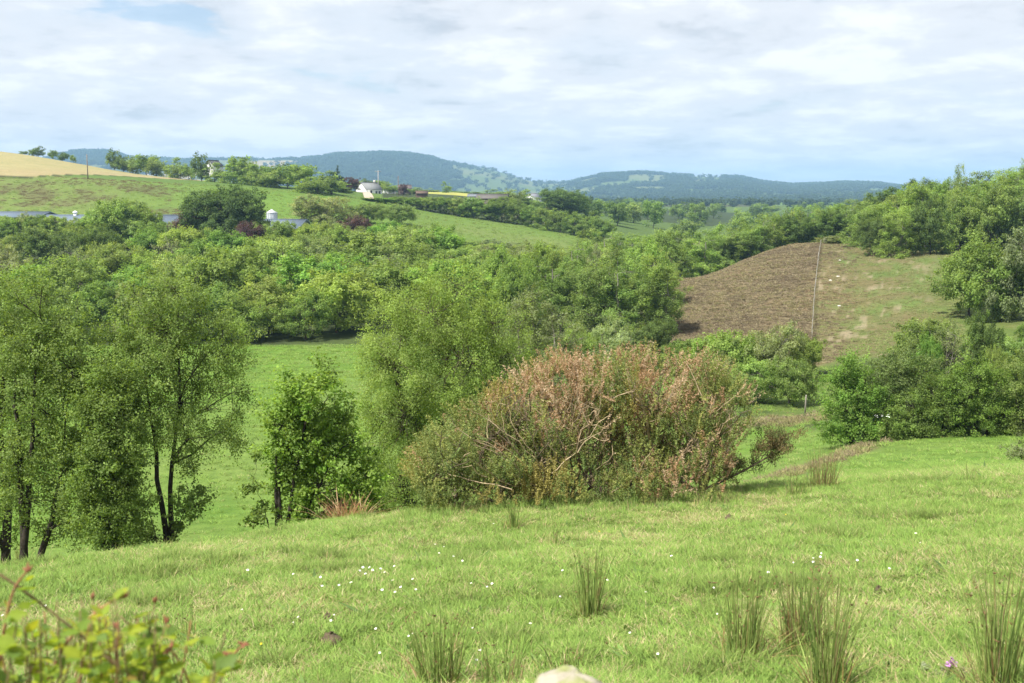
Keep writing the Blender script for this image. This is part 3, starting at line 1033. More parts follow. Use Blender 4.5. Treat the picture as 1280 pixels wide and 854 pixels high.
# named trees: kind, u, vtop, y, width px, label
NAMED = [
    ('oak', 286, 236, 216, 104, 'broad dark green oak rising in front of the pasture beside the silo'),
    ('copper', 236, 261, 214, 40, 'dark purple leaved tree against the left side of the dark oak'),
    ('copper', 312, 278, 206, 42, 'small purplish tree under the right edge of the dark oak'),
    ('bright', 151, 251, 214, 70, 'yellow green tree covering the middle of the long shed roof'),
    ('bare', 92, 306, 150, 52, 'half bare twiggy tree in the left wood below the dark pair'),
    ('bare', 206, 296, 172, 44, 'half bare twiggy tree in the left wood below the shed vent'),
    ('bare', 264, 318, 138, 50, 'half bare twiggy tree in the left wood below the broad oak'),
    ('bare', 488, 312, 140, 62, 'half bare brownish tree in the left wood above the large willow'),
    ('bare', 560, 322, 146, 46, 'half bare twiggy tree in the scrub left of the birch wood'),
    ('bare', 1186, 408, 76, 50, 'half bare grey tree among the bushes below the round clump'),
    ('oak', 68, 283, 178, 76, 'dark grey green tree with bare gaps, left one of a pair below the shed'),
    ('oak', 114, 287, 176, 66, 'dark rounded tree with shadowed right side, right one of a pair below the shed'),
    ('copper', 446, 271, 224, 46, 'low dark purple tree in the valley below the white house'),
    ('willow', 402, 244, 258, 82, 'grey green bushy tree at the end of the sloping pasture by the shed'),
    ('willow', 500, 255, 272, 44, 'rounded pale bush at the foot of the drive below the white house'),
    ('willow', 462, 254, 266, 48, 'pale domed bush just left of the drive below the white house'),
    ('round', 472, 290, 158, 104, 'big rounded tree with a brown twiggy right side in the left wood'),
    ('bright', 420, 342, 119, 104, 'bluish bright green tree with deep shade beneath it at the far field edge'),
    ('round', 338, 346, 117, 70, 'dark shaded tree at the far field edge between paler neighbours'),
    ('round', 382, 364, 113, 66, 'low leafy tree at the far field edge with small white blossom patches'),
    ('willow', 256, 318, 166, 56, 'grey green tree with a pale dead patch in its top in the left wood'),
    ('conifer', 422, 209, 398, 20, 'dark pointed conifer on the left of the white house'),
    ('copper', 437, 222, 404, 26, 'dark purple tree between the conifer and the white house'),
    ('oak', 704, 237, 402, 58, 'large rounded tree at the top end of the hedge on the valley side'),
    ('copper', 505, 230, 452, 13, 'small reddish tree beside the telegraph pole near the white house'),
    ('fartall', 558, 227, 560, 14, 'slim pale tree standing alone above the yellow flowering field'),
    ('birch', 1197, 208, 192, 26, 'thin pale birch sticking up above the skyline of the right wood'),
    ('birch', 1276, 193, 182, 40, 'tallest tree on the skyline at the right edge of the picture'),
    ('oak', 1252, 262, 168, 60, 'dark trunked tree with black shade beneath it in the right wood'),
    ('round', 1128, 262, 176, 84, 'round leafy tree at the end of the right wood casting shade on the slope'),
    ('oak', 822, 402, 96, 72, 'dark rounded tree at the bottom of the brown slope behind the gorse'),
    ('bright', 904, 417, 84, 78, 'vivid green tree behind the right end of the gorse'),
    ('willow', 772, 402, 95, 76, 'pale feathery tree behind the gorse, left of the dark rounded one'),
    ('round', 716, 408, 92, 60, 'upright green tree behind the gorse showing thin stems'),
    ('willow', 966, 404, 84, 90, 'tall thin leaved willow at the foot of the fence'),
    ('willow', 940, 452, 74, 62, 'low green bush behind the gorse at the edge of the small field'),
    ('round', 1212, 302, 112, 88, 'left tree of the round clump on the right slope'),
    ('round', 1246, 294, 108, 96, 'middle tree of the round clump on the right slope'),
    ('willow', 1290, 288, 106, 100, 'right tree of the round clump on the right slope'),
    ('willow', 1160, 402, 78, 84, 'greyish thin willow above the hawthorn bushes on the right'),
    ('willow', 1262, 424, 72, 92, 'olive willow at the right edge above the thorn bushes'),
    ('oak', 1216, 392, 70, 44, 'small ivy covered tree standing in front of the round clump'),
    ('bright', 1158, 418, 66, 30, 'pointed bright green sapling behind the thorn bushes'),
]
for a in NAMED:
    li = 1.22 if a[1] in (904, 966, 940, 772, 716) else 0.85 if a[1] == 286 else 1.0
    plant(*a, tint=(li, li, li), var=0 if a[1] == 286 else None)


KD = {'round': 'leafy tree', 'willow': 'pale willow', 'bright': 'bright tree', 'oak': 'dark tree', 'birch': 'slender birch', 'far': 'bushy tree', 'fartall': 'slim tree'}


def rowlab(row, cols, kd=KD):
    def f(k, u):
        for lim, txt in cols:
            if u < lim:
                break
        return '%s %s, %s' % (kd[k], row, txt)
    return f


LC = [(60, 'at its far left'), (130, 'below the dark pair'), (210, 'below the shed vent'), (300, 'below the broad oak'), (380, 'below the silo'), (460, 'below the white house'), (560, 'below the hedge'), (1e9, 'near the birch wood')]
BC = [(680, 'at its left end'), (730, 'left of its middle'), (780, 'right of its middle'), (830, 'beside the brown slope'), (1e9, 'behind the brown slope crest')]
RC = [(930, 'at its low left end'), (985, 'left of its middle'), (1040, 'near the top of the fence'), (1e9, 'where the right hill starts')]
HC = [(1120, 'at its left end'), (1165, 'above the cleared slope'), (1210, 'left of the round clump'), (1255, 'above the round clump'), (1e9, 'cut by the right edge')]
left = 'left wood between the field and the farm sheds'

def rowpts(u0, u1, vt, y, jv, step):
    """tree spots along one row, unevenly spaced and of uneven height"""
    out, u = [], u0
    while u < u1:
        out.append((u, vt + trng.uniform(-jv, jv), y + trng.uniform(-1, 1) * (5 if y > 118 else 1.5)))
        u += step * trng.uniform(0.7, 1.35)
    return out


PAIR = lambda p: [q for q in p if abs(q[0] - 70) > 30 and abs(q[0] - 114) > 26]
belt(['round', 'bright', 'round', 'willow'], rowpts(-60, 310, 354, 112.5, 9, 44), rowlab('in the front row of the left wood', LC), 'front row of the left wood', w=(1.0, 1.35))
belt(['round', 'willow', 'bright', 'bright', 'round'], rowpts(-70, 660, 328, 131, 14, 58), rowlab('in the second row of the left wood', LC), left, w=(1.1, 1.5))
belt(['willow', 'round', 'bright', 'willow'], PAIR(rowpts(-60, 620, 307, 158, 12, 52)), rowlab('in the third row of the left wood', LC), left, w=(1.1, 1.5))
belt(['willow', 'round', 'bright', 'round'], PAIR(rowpts(-60, 560, 291, 190, 8, 46)), rowlab('in the fourth row of the left wood', LC), left, w=(1.1, 1.5))
belt(['willow', 'bright', 'round'], [q for q in rowpts(-60, 530, 280, 212, 3, 36) if not 245 < q[0] < 318], rowlab('just below the shed roofs', LC), left, w=(1.1, 1.5), jit=3)

belt(['willow', 'bright', 'round'], [(u, v, y) for u, v, y in ((-10, 270, 221), (12, 270, 219), (30, 268, 221), (46, 269, 219), (62, 270, 221), (76, 270, 219), (90, 273, 221), (106, 271, 219), (122, 266, 221), (136, 258, 219), (168, 258, 219), (182, 264, 221), (197, 278, 219), (211, 279, 221), (226, 270, 219), (352, 287, 221), (370, 287, 219), (390, 281, 221), (406, 277, 221), (420, 276, 223), (478, 282, 221))], rowlab('right against the shed roofs', LC), left, jit=2, w=(32, 44))
# paler scrub running to the right, toward the birch wood
SCR = [(545, 'below the drive'), (590, 'below the yellow field'), (620, 'below the barn roofs'), (1e9, 'next to the birches')]
scr = 'low pale scrub on the valley side'
belt(['willow'], [(u, 303 + 5 * i, y) for i, (y, us) in enumerate(((232, range(500, 640, 40)), (205, range(510, 660, 44)), (182, range(520, 660, 46)))) for u in us],
     rowlab('in the low scrub left of the birch wood', SCR), scr, w=(44, 66), name='willow_shrub', cat='shrub')
belt(['willow', 'round'], [(u, 322, 150) for u in range(540, 640, 44)], rowlab('in the front scrub left of the birch wood', SCR), scr, w=(70, 90), name='willow_shrub', cat='shrub')

# birch wood in the middle
bw = 'birch wood in the middle of the valley'
belt(['birch', 'birch', 'round'], rowpts(640, 806, 322, 124, 8, 34) + [(818, 326, 121), (834, 334, 119)], rowlab('in the front row of the birch wood', BC), bw, w=(54, 74))
belt(['birch', 'birch', 'round'], rowpts(628, 815, 309, 142, 8, 33) + [(826, 318, 140)], rowlab('in the second row of the birch wood', BC), bw, w=(52, 70))
belt(['birch', 'willow', 'birch'], rowpts(616, 850, 308, 166, 6, 36), rowlab('in the third row of the birch wood', BC), bw, w=(50, 68))
belt(['birch', 'round', 'birch'], rowpts(640, 760, 305, 190, 4, 34) + rowpts(765, 885, 294, 192, 6, 36), rowlab('in the fourth row of the birch wood', BC), bw, w=(48, 64))
belt(['birch', 'willow', 'birch'], rowpts(752, 910, 288, 222, 5, 38), rowlab('in the fifth row of the birch wood', BC), bw, w=(46, 60))

# wood behind the brown slope, climbing to the right
rw = 'wood behind the brown slope'
sk = lambda u: float(np.interp(u, [860, 900, 950, 1000, 1060, 1090, 1110, 1150, 1200, 1240, 1280, 1330], [291, 284, 268, 257, 251, 246, 234, 224, 217, 211, 203, 196]))
belt(['birch', 'round', 'oak', 'birch'], [(u, sk(u) + 14, 206) for u in range(872, 1100, 25)], rowlab('in the front row behind the brown slope', RC), rw, w=(40, 56), jit=5)
belt(['birch', 'round', 'birch'], [(u, sk(u) + 8, 228) for u in range(884, 1110, 27)], rowlab('in the middle row behind the brown slope', RC), rw, w=(42, 56), jit=5)
belt(['birch', 'birch', 'round'], [(u, sk(u) + 2, 252) for u in range(900, 1110, 28)], rowlab('in the back row behind the brown slope', RC), rw, w=(42, 56), jit=4)
rh = 'wood on the right hill'
belt(['birch', 'birch', 'round', 'oak'], [(u, sk(u) + trng.uniform(14, 40), 166 + trng.uniform(-3, 6)) for u in range(1092, 1330, 25)], rowlab('in the front row of the right wood', HC), rh, w=(46, 66))
belt(['birch', 'round', 'birch'], [(u, sk(u) + trng.uniform(8, 24), 182) for u in range(1082, 1330, 27)], rowlab('in the second row of the right wood', HC), rh, w=(50, 68))
belt(['birch', 'round', 'birch'], [(u, sk(u) + 10, 202) for u in range(1090, 1330, 28)], rowlab('in the third row of the right wood', HC), rh, w=(50, 64))
belt(['birch', 'oak', 'birch'], [(u, sk(u) + 3, 222) for u in range(1100, 1330, 28)], rowlab('in the back row of the right wood', HC), rh, w=(46, 60), jit=4)
# bushes along the lower edge of the cleared slope
belt(['willow', 'round'], [(u, v, y) for u, v, y in ((1040, 330 - 24, 190), (1055, 304, 189), (1135, 412, 84), (1188, 405, 80), (1240, 436, 66), (1292, 402, 84))],
     lambda k, u: 'low bush %s' % ('on the crest beside the top of the fence' if u < 1048 else 'on the crest right of the fence top' if u < 1100 else 'at the bottom of the cleared slope near the fence' if u < 1160 else 'at the foot of the cleared slope under the round clump' if u < 1210 else 'above the dense thorn bush' if u < 1265 else 'at the right edge under the round clump'), 'bushes round the cleared slope', w=(24, 50), name='shrub', cat='shrub')
# scrub along the foot of the brown slope
belt(['willow', 'round', 'bright'], [(u, v, y) for u, v, y in ((640, 424, 78), (676, 428, 82), (744, 412, 100), (796, 416, 100), (852, 424, 92), (870, 436, 84), (884, 446, 78), (990, 446, 72), (932, 428, 88), (1000, 420, 86))],
     lambda k, u: '%s at the foot of the brown slope, %s' % ({'willow': 'grey green bush', 'round': 'leafy bush', 'bright': 'bright bush'}[k], 'beside the large willow' if u < 690 else 'behind the gorse top' if u < 770 else 'left of the dark rounded tree' if u < 815 else 'right of the dark rounded tree' if u < 862 else 'behind the gorse end' if u < 900 else 'above the little post' if u < 960 else 'beside the foot of the fence'), 'bushes along the foot of the brown slope', w=(48, 72), name='shrub', cat='shrub')

# hedge above the middle field
hp = [(470, 346), (486, 346), (502, 346), (520, 345), (538, 344), (556, 343), (574, 342), (592, 341), (610, 340), (628, 339), (646, 336), (664, 332), (682, 328), (700, 325), (718, 322), (736, 319), (752, 317)]
hv = [250, 247, 246, 247, 247, 247, 247, 247, 247, 247, 251, 256, 261, 264, 266, 268, 270]
for (u, y), v in zip(hp, hv):
    plant('round' if trng.rand() < .7 else 'bright', u, v, y, trng.uniform(32, 42), 'dense shrub of the hedge above the middle field, %s' % ('below the white house' if u < 500 else 'below the yellow field' if u < 560 else 'below the barn roofs' if u < 635 else 'below the large rounded tree' if u < 705 else 'at its low right end'), 'hedge along the middle field', 'shrub', 'hedge_shrub')
# trees beyond the hedge, along the house garden and the lane
belt(['far', 'fartall'], [(u, v, y) for u, v, y in ((618, 246, 420), (636, 240, 430), (652, 238, 440), (668, 243, 440), (684, 240, 430), (722, 244, 430), (742, 262, 400), (590, 241, 640), (574, 240, 640), (545, 239, 640), (606, 238, 640), (626, 240, 620), (640, 244, 560), (655, 247, 520), (532, 236, 640))],
     lambda k, u: '%s beyond the hedge, %s' % ({'far': 'bushy tree', 'fartall': 'slim tree'}[k], 'behind the yellow field' if u < 600 else 'behind the barn roof' if u < 645 else 'left of the large rounded tree' if u < 700 else 'right of the large rounded tree'), 'trees beyond the hedge', jit=3, w=(22, 36))
belt(['far'], [(u, v, y) for u, v, y in ((450, 226, 470), (462, 224, 480), (474, 226, 478), (484, 229, 470), (492, 233, 460), (518, 237, 470), (426, 238, 400), (420, 242, 392), (412, 246, 380), (434, 249, 372))],
     lambda k, u: 'bushy garden tree %s' % ('left of the white house below the conifer' if u < 440 else 'behind the white house' if u < 470 else 'right of the white house'), 'garden trees around the white house', jit=2, w=(18, 28))

# skyline row on the left
row = [(30, 189, 482, 12), (40, 187, 480, 9), (48, 183, 478, 17), (66, 188, 474, 12), (78, 190, 470, 16), (92, 194, 466, 9)]
for u, v, y, w_ in row:
    plant('far', u, v, y, w_, 'small bush on the skyline above the hay field', 'bushes above the hay field', 'shrub', 'shrub')
row = [(143, 187, 462, 17), (154, 195, 458, 18), (166, 196, 455, 18), (183, 194, 450, 28), (196, 198, 446, 22), (215, 197, 440, 20), (226, 205, 436, 22), (236, 208, 430, 16), (252, 192, 404, 19),
       (268, 204, 398, 22), (280, 206, 394, 24), (302, 196, 388, 30), (316, 203, 384, 26), (292, 205, 380, 26), (330, 206, 378, 30), (346, 205, 372, 36), (360, 208, 366, 30), (374, 206, 360, 34), (388, 210, 356, 30), (402, 214, 350, 34), (414, 220, 346, 30), (338, 214, 362, 30), (316, 216, 372, 24), (424, 226, 372, 26), (398, 226, 338, 30), (378, 222, 342, 26)]
for u, v, y, w_ in row:
    plant('far' if trng.rand() < 0.75 else 'fartall', u, v, y, w_ * 1.25, 'tree in the row along the pasture top, %s' % ('right of the hay field pole' if u < 175 else 'on the skyline above the hay field tip' if u < 240 else 'beside the peeping white gable' if u < 290 else 'above the dark oak' if u < 335 else 'above the silo' if u < 385 else 'nearest the dark conifer'), 'row of trees along the pasture', tint=(1, 1.0, 0.95))

# trees scattered over the far valley floor
fr = np.random.RandomState(5)
n = 0
while n < 64:
    u = fr.uniform(640, 1040)
    y = exp(fr.uniform(log(400), log(1150)))
    vb = 245 + 1373 * -hgt(gx(u, y), y) / y
    hpx = F * fr.uniform(7, 12) / y
    if u > 930 and y < 480:
        continue
    if 715 < u < 795 and 640 < y < 900 and fr.rand() < 0.7:
        continue
    vt = vb - hpx
    vt = max(vt, np.interp(u, [640, 700, 780, 900, 1000], [246, 249, 245, 254, 252]) + fr.uniform(0, 5))
    if vb - vt < 4:
        continue
    plant('far' if fr.rand() < 0.8 else 'fartall', u, vt, y, F * fr.uniform(8, 15) / y, 'small tree %s of the distant valley, %s' % ('on the near part' if y < 560 else 'in the middle' if y < 800 else 'at the far end', 'right of the large rounded tree' if u < 760 else 'under the left hill slope' if u < 850 else 'under the right hill' if u < 930 else 'above the brown slope'), 'trees on the far valley floor', tint=(0.9, 0.95, 0.95))
    n += 1


# ---------------------------------------------------------------- near trees, each shaped by itself
def near_tree(name, label, cat, y, base, stems, ells, seed, tint, bark='dark', nclump=260, nleaf=110, cr=0.34, leaf=0.085, droop=0.0, gap=0.36, gscale=1.6, rad=0.09, nprim=16, fine=0.8, twig=0.007, depth=0.85, aspect=0.6, col=(1, 1, 1), shell=0.5, group=None, up=0.45, sides=6):
    """stems and crown masses are given as photo columns / rows at the tree's own depth, then built in metres with real depth"""
    rng = np.random.RandomState(seed)
    u0, v0 = base
    nclump = int(nclump * (2.3 if y > 30 else 1.6))
    nleaf = int(nleaf * 0.86)
    leaf *= 0.66
    cr *= 0.70
    gap -= 0.10
    b = at(u0, v0, y)
    b.z = hgt(b.x, y) - 0.1
    L = lambda u, v, dy=0.0: np.array(at(u, v, y + dy) - b)
    E = []
    for (u, v, ru, rv) in ells:
        dy = rng.uniform(-0.4, 0.4) * px(ru, y)
        c = L(u, v)
        E.append((c[0], dy, c[2], px(ru, y), px(ru, y) * depth, px(rv, y)))
    C = sample_clumps(rng, E, nclump, gap, gscale, shell)
    far_ = rng.rand(len(C)) < 0.10
    C[far_] += rng.normal(size=(far_.sum(), 3)) * px(11, y)
    C = C[vnoise(C[:, 0] * 4.5 + C[:, 1] * 3, C[:, 2] * 4.5 - C[:, 1] * 2, 67) > 0.22]
    zmin = np.array([hgt(b.x + c[0], y + c[1]) - b.z for c in C])
    C = C[C[:, 2] > zmin + 0.15]
    V, c = leaves_from_clumps(rng, C, nleaf, cr, leaf, droop, GREEN[tint] if isinstance(tint, str) else tint, np.array([0, 0, (C[:, 2].mean())]), aspect=aspect, up=up, spray=0.8)
    mb = MB()
    st = []
    for s_ in stems:
        P = []
        for i, q in enumerate(s_):
            p = L(q[0], q[1])
            p[1] = (q[2] if len(q) > 2 else 0.0)
            P.append(p)
        P[0][2] = hgt(b.x + P[0][0], y + P[0][1]) - b.z - 0.15
        st.append(np.array(P))
    grow_wood(rng, mb, st, C, rad, BARK[bark], nprim=nprim, sides=sides, twig=twig, fine=fine)
    r = empty(name, b)
    tag(r, label, cat, group)
    mb.obj('trunk', M_BARK, r, smooth=True)
    cr_ = ob('crown', quad_mesh('crown', V, c, M_LEAF), r)
    cr_.color = (*col, 1)
    return r


near_tree('birch_tree', 'tall olive tree cut off by the left edge with two dark trunks', 'tree', 25.5, (8, 700),
          [[(6, 700), (6, 600), (2, 480), (-10, 370)], [(-60, 705), (-66, 560), (-80, 420)]],
          [(-20, 420, 70, 75), (-60, 500, 80, 90), (0, 520, 60, 80), (-30, 600, 70, 70), (14, 400, 40, 50), (-10, 660, 40, 30), (-100, 420, 70, 70), (10, 460, 60, 60), (-10, 560, 60, 70)], 101, 'birch', rad=0.12, nclump=330, nleaf=120, gap=0.38)
near_tree('birch_tree', 'olive tree with forked trunk standing second from the left edge', 'tree', 24.0, (28, 698),
          [[(26, 700), (33, 640), (42, 540), (52, 400)], [(32, 695), (58, 668), (72, 620), (82, 520)], [(30, 660), (22, 560), (18, 450)]],
          [(50, 400, 46, 50), (30, 450, 50, 60), (80, 470, 42, 60), (56, 530, 56, 70), (96, 540, 34, 60), (84, 600, 42, 50), (36, 600, 40, 50), (20, 362, 44, 30), (64, 440, 60, 56), (64, 500, 60, 60), (110, 480, 30, 50), (70, 655, 30, 26), (100, 640, 26, 36)], 102, 'birch', rad=0.10, nclump=340, nleaf=115, gap=0.40, droop=0.2)
near_tree('birch_tree', 'dense dark bush with shaded base between the forked tree and the birch', 'tree', 23.0, (140, 692),
          [[(140, 694), (142, 640), (146, 560), (150, 480)], [(132, 694), (126, 630), (120, 560)]],
          [(138, 610, 36, 70), (152, 545, 36, 55), (128, 545, 32, 60), (148, 490, 30, 40), (120, 620, 28, 60), (158, 640, 26, 45), (140, 668, 34, 24), (115, 500, 24, 34)], 103, 'mid', rad=0.07, nclump=300, nleaf=120, cr=0.30, gap=0.28)
near_tree('birch_tree', 'airy birch with two thin dark stems at the edge of the meadow', 'tree', 25.0, (207, 684),
          [[(206, 684), (201, 630), (196, 570), (190, 520), (176, 430)], [(209, 684), (213, 640), (218, 580), (224, 500), (222, 370)]],
          [(216, 376, 56, 36), (176, 400, 44, 46), (258, 410, 44, 50), (214, 440, 70, 50), (160, 450, 36, 46), (264, 470, 44, 50), (214, 500, 60, 42), (276, 530, 34, 40), (178, 520, 40, 42), (240, 560, 34, 30), (150, 500, 28, 36), (206, 352, 34, 20), (292, 470, 26, 44), (186, 356, 40, 24), (230, 420, 80, 60), (200, 470, 70, 50), (270, 500, 40, 50), (150, 420, 34, 40), (240, 520, 60, 40)], 104, 'birch', rad=0.085, nclump=330, nleaf=105, gap=0.42, droop=0.35, gscale=1.8, cr=0.30, leaf=0.08)
near_tree('sapling', 'low leafy growth round the foot of the two stemmed birch', 'sapling', 24.4, (204, 690),
          [[(204, 690), (190, 650), (182, 630)], [(206, 690), (226, 650), (238, 622)]],
          [(184, 632, 22, 20), (236, 624, 26, 20), (176, 660, 18, 18), (228, 646, 22, 14), (190, 676, 26, 10)], 105, 'mid', rad=0.02, nclump=60, nleaf=55, cr=0.22, leaf=0.10, gap=0.36, nprim=5)
near_tree('hazel_shrub', 'upright leafy shrub with dark base standing at the meadow edge', 'shrub', 21.5, (358, 664),
          [[(350, 664), (348, 600), (352, 540), (360, 500)], [(356, 664), (366, 600), (384, 530), (394, 470)], [(362, 664), (392, 620), (420, 570)], [(346, 664), (346, 590), (344, 520)]],
          [(386, 482, 34, 30), (392, 510, 44, 40), (356, 525, 28, 36), (400, 520, 32, 34), (372, 560, 36, 36), (418, 568, 40, 36), (452, 596, 34, 40), (366, 615, 28, 44), (408, 620, 44, 36), (450, 640, 34, 22), (372, 648, 26, 18), (396, 466, 24, 18), (438, 546, 26, 28), (348, 575, 16, 40)], 106, 'bright', rad=0.05, nclump=330, nleaf=75, cr=0.24, leaf=0.095, gap=0.36, gscale=2.2, aspect=0.72, nprim=18, col=(1.15, 1.08, 1.0))
near_tree('sapling', 'thin low sapling with few leaves left of the upright shrub', 'sapling', 21.2, (340, 666),
          [[(342, 668), (330, 630), (316, 606)], [(342, 668), (334, 648), (318, 640)]],
          [(322, 606, 16, 9), (312, 618, 12, 9), (330, 640, 16, 12), (318, 650, 12, 8), (326, 572, 8, 5)], 107, 'mid', rad=0.012, nclump=34, nleaf=24, cr=0.16, leaf=0.10, gap=0.2, nprim=4, twig=0.004, aspect=0.7)
near_tree('willow_tree', 'large spreading willow rising behind the left end of the gorse', 'tree', 34.0, (536, 640),
          [[(536, 645), (528, 560), (508, 500), (490, 450)], [(540, 645), (552, 560), (560, 470), (566, 380)], [(546, 645), (584, 560), (610, 480), (624, 410)]],
          [(556, 388, 78, 46), (612, 400, 50, 46), (496, 430, 46, 46), (540, 450, 86, 60), (620, 462, 50, 60), (490, 500, 44, 50), (560, 520, 80, 56), (520, 575, 60, 50), (600, 550, 60, 50), (488, 590, 38, 46), (560, 610, 60, 34), (570, 354, 52, 18), (470, 470, 24, 30), (640, 430, 30, 34), (550, 440, 96, 70), (550, 520, 92, 80), (490, 540, 46, 60), (610, 520, 56, 70), (500, 610, 50, 40), (540, 400, 90, 50)], 108, 'birch', bark='brown', rad=0.16, nclump=800, nleaf=118, cr=0.38, leaf=0.095, droop=0.5, col=(1.18, 1.15, 1.05), gap=0.37, gscale=1.3, nprim=24, aspect=0.45)
near_tree('willow_tree', 'greyish willow with bare pale twigs between the large willow and the gorse', 'tree', 48.0, (676, 500),
          [[(676, 500), (672, 440), (664, 380)], [(680, 500), (694, 440), (704, 400)], [(672, 500), (652, 450), (644, 400)]],
          [(664, 400, 34, 30), (696, 420, 32, 30), (650, 440, 30, 40), (684, 460, 44, 40), (712, 450, 24, 30), (660, 376, 18, 14)], 109, 'grey', bark='grey', rad=0.08, nclump=200, nleaf=70, cr=0.36, leaf=0.11, droop=0.2, gap=0.42, gscale=1.2, nprim=16, twig=0.014)
# bushes by the right corner
near_tree('hawthorn_bush', 'bright green hawthorn at the left end of the right hand bushes', 'bush', 50.5, (1062, 535),
          [[(1062, 537), (1058, 500), (1054, 462)], [(1066, 537), (1076, 500), (1082, 470)]],
          [(1058, 470, 26, 24), (1046, 496, 20, 30), (1074, 490, 26, 30), (1060, 516, 32, 22), (1090, 510, 24, 30), (1070, 452, 16, 14), (1086, 530, 24, 14), (1050, 538, 28, 16), (1076, 542, 30, 16), (1060, 528, 34, 16)], 111, 'bright', rad=0.09, nclump=220, nleaf=80, cr=0.36, leaf=0.13, gap=0.32, gscale=1.4)
near_tree('hawthorn_bush', 'dull greyish bush second from the left among the right hand bushes', 'bush', 51.5, (1122, 550),
          [[(1122, 552), (1118, 500), (1112, 460)], [(1126, 552), (1140, 500), (1148, 470)]],
          [(1112, 466, 34, 26), (1140, 462, 32, 26), (1106, 500, 32, 34), (1140, 500, 36, 34), (1124, 532, 38, 20), (1160, 480, 24, 26)], 112, 'olive', rad=0.1, nclump=230, nleaf=80, cr=0.38, leaf=0.12, gap=0.34, gscale=1.4, col=(0.88, 0.9, 1.1))
near_tree('hawthorn_bush', 'dark hawthorn with one spray of white blossom in the right hand bushes', 'bush', 49.5, (1150, 556),
          [[(1150, 558), (1148, 530), (1140, 505)], [(1154, 558), (1166, 530), (1172, 510)]],
          [(1130, 548, 30, 12), (1165, 550, 30, 10), (1148, 515, 34, 24), (1126, 528, 24, 22), (1176, 520, 26, 28), (1150, 540, 36, 14), (1180, 490, 26, 22)], 113, 'mid', rad=0.08, nclump=210, nleaf=80, cr=0.36, leaf=0.12, gap=0.33, gscale=1.5)
near_tree('hawthorn_bush', 'dense thorn bush with layered branches at the right of the small field', 'bush', 49.0, (1222, 558),
          [[(1222, 560), (1216, 520), (1210, 480)], [(1228, 560), (1240, 520), (1250, 490)]],
          [(1206, 484, 30, 24), (1240, 490, 32, 26), (1200, 516, 34, 26), (1240, 520, 38, 28), (1222, 542, 50, 14), (1270, 514, 30, 34), (1216, 462, 22, 16), (1262, 546, 26, 12)], 114, 'mid', rad=0.09, nclump=330, nleaf=85, cr=0.36, leaf=0.125, gap=0.34, gscale=1.5, col=(1.0, 1.05, 0.9))
near_tree('hawthorn_bush', 'grey green bush cut off by the right edge above the small field', 'bush', 48.0, (1290, 560),
          [[(1290, 562), (1292, 520), (1300, 470)], [(1286, 562), (1280, 530), (1270, 500)]],
          [(1290, 480, 40, 40), (1300, 520, 40, 36), (1272, 540, 26, 16), (1310, 450, 36, 30), (1280, 556, 26, 10)], 115, 'olive', rad=0.09, nclump=230, nleaf=80, cr=0.36, leaf=0.12, gap=0.35, gscale=1.4)
near_tree('shrub', 'low grey green shrub at the right edge of the small field', 'shrub', 33.0, (1282, 590),
          [[(1282, 592), (1276, 570), (1272, 556)]],
          [(1276, 566, 16, 14), (1290, 572, 18, 18), (1266, 580, 12, 10)], 116, 'grey', rad=0.025, nclump=60, nleaf=50, cr=0.18, leaf=0.07, gap=0.35, gscale=2.0, nprim=5)
# white blossom spray on the dark hawthorn
_h = [o for o in COL.objects if o.get('label', '').startswith('dark hawthorn with one spray')][0]
_c = np.array(at(1103, 520, 48.4) - _h.location)
_rb = np.random.RandomState(3)
_V, _cc = leaves_from_clumps(_rb, _c + _rb.normal(size=(4, 3)) * np.array([0.15, 0.1, 0.05]), 10, 0.09, 0.04, 0, [(0.78, 0.78, 0.72), (0.7, 0.72, 0.6)], np.zeros(3))
ob('blossom', quad_mesh('blossom', _V, _cc, M_PETAL), _h)


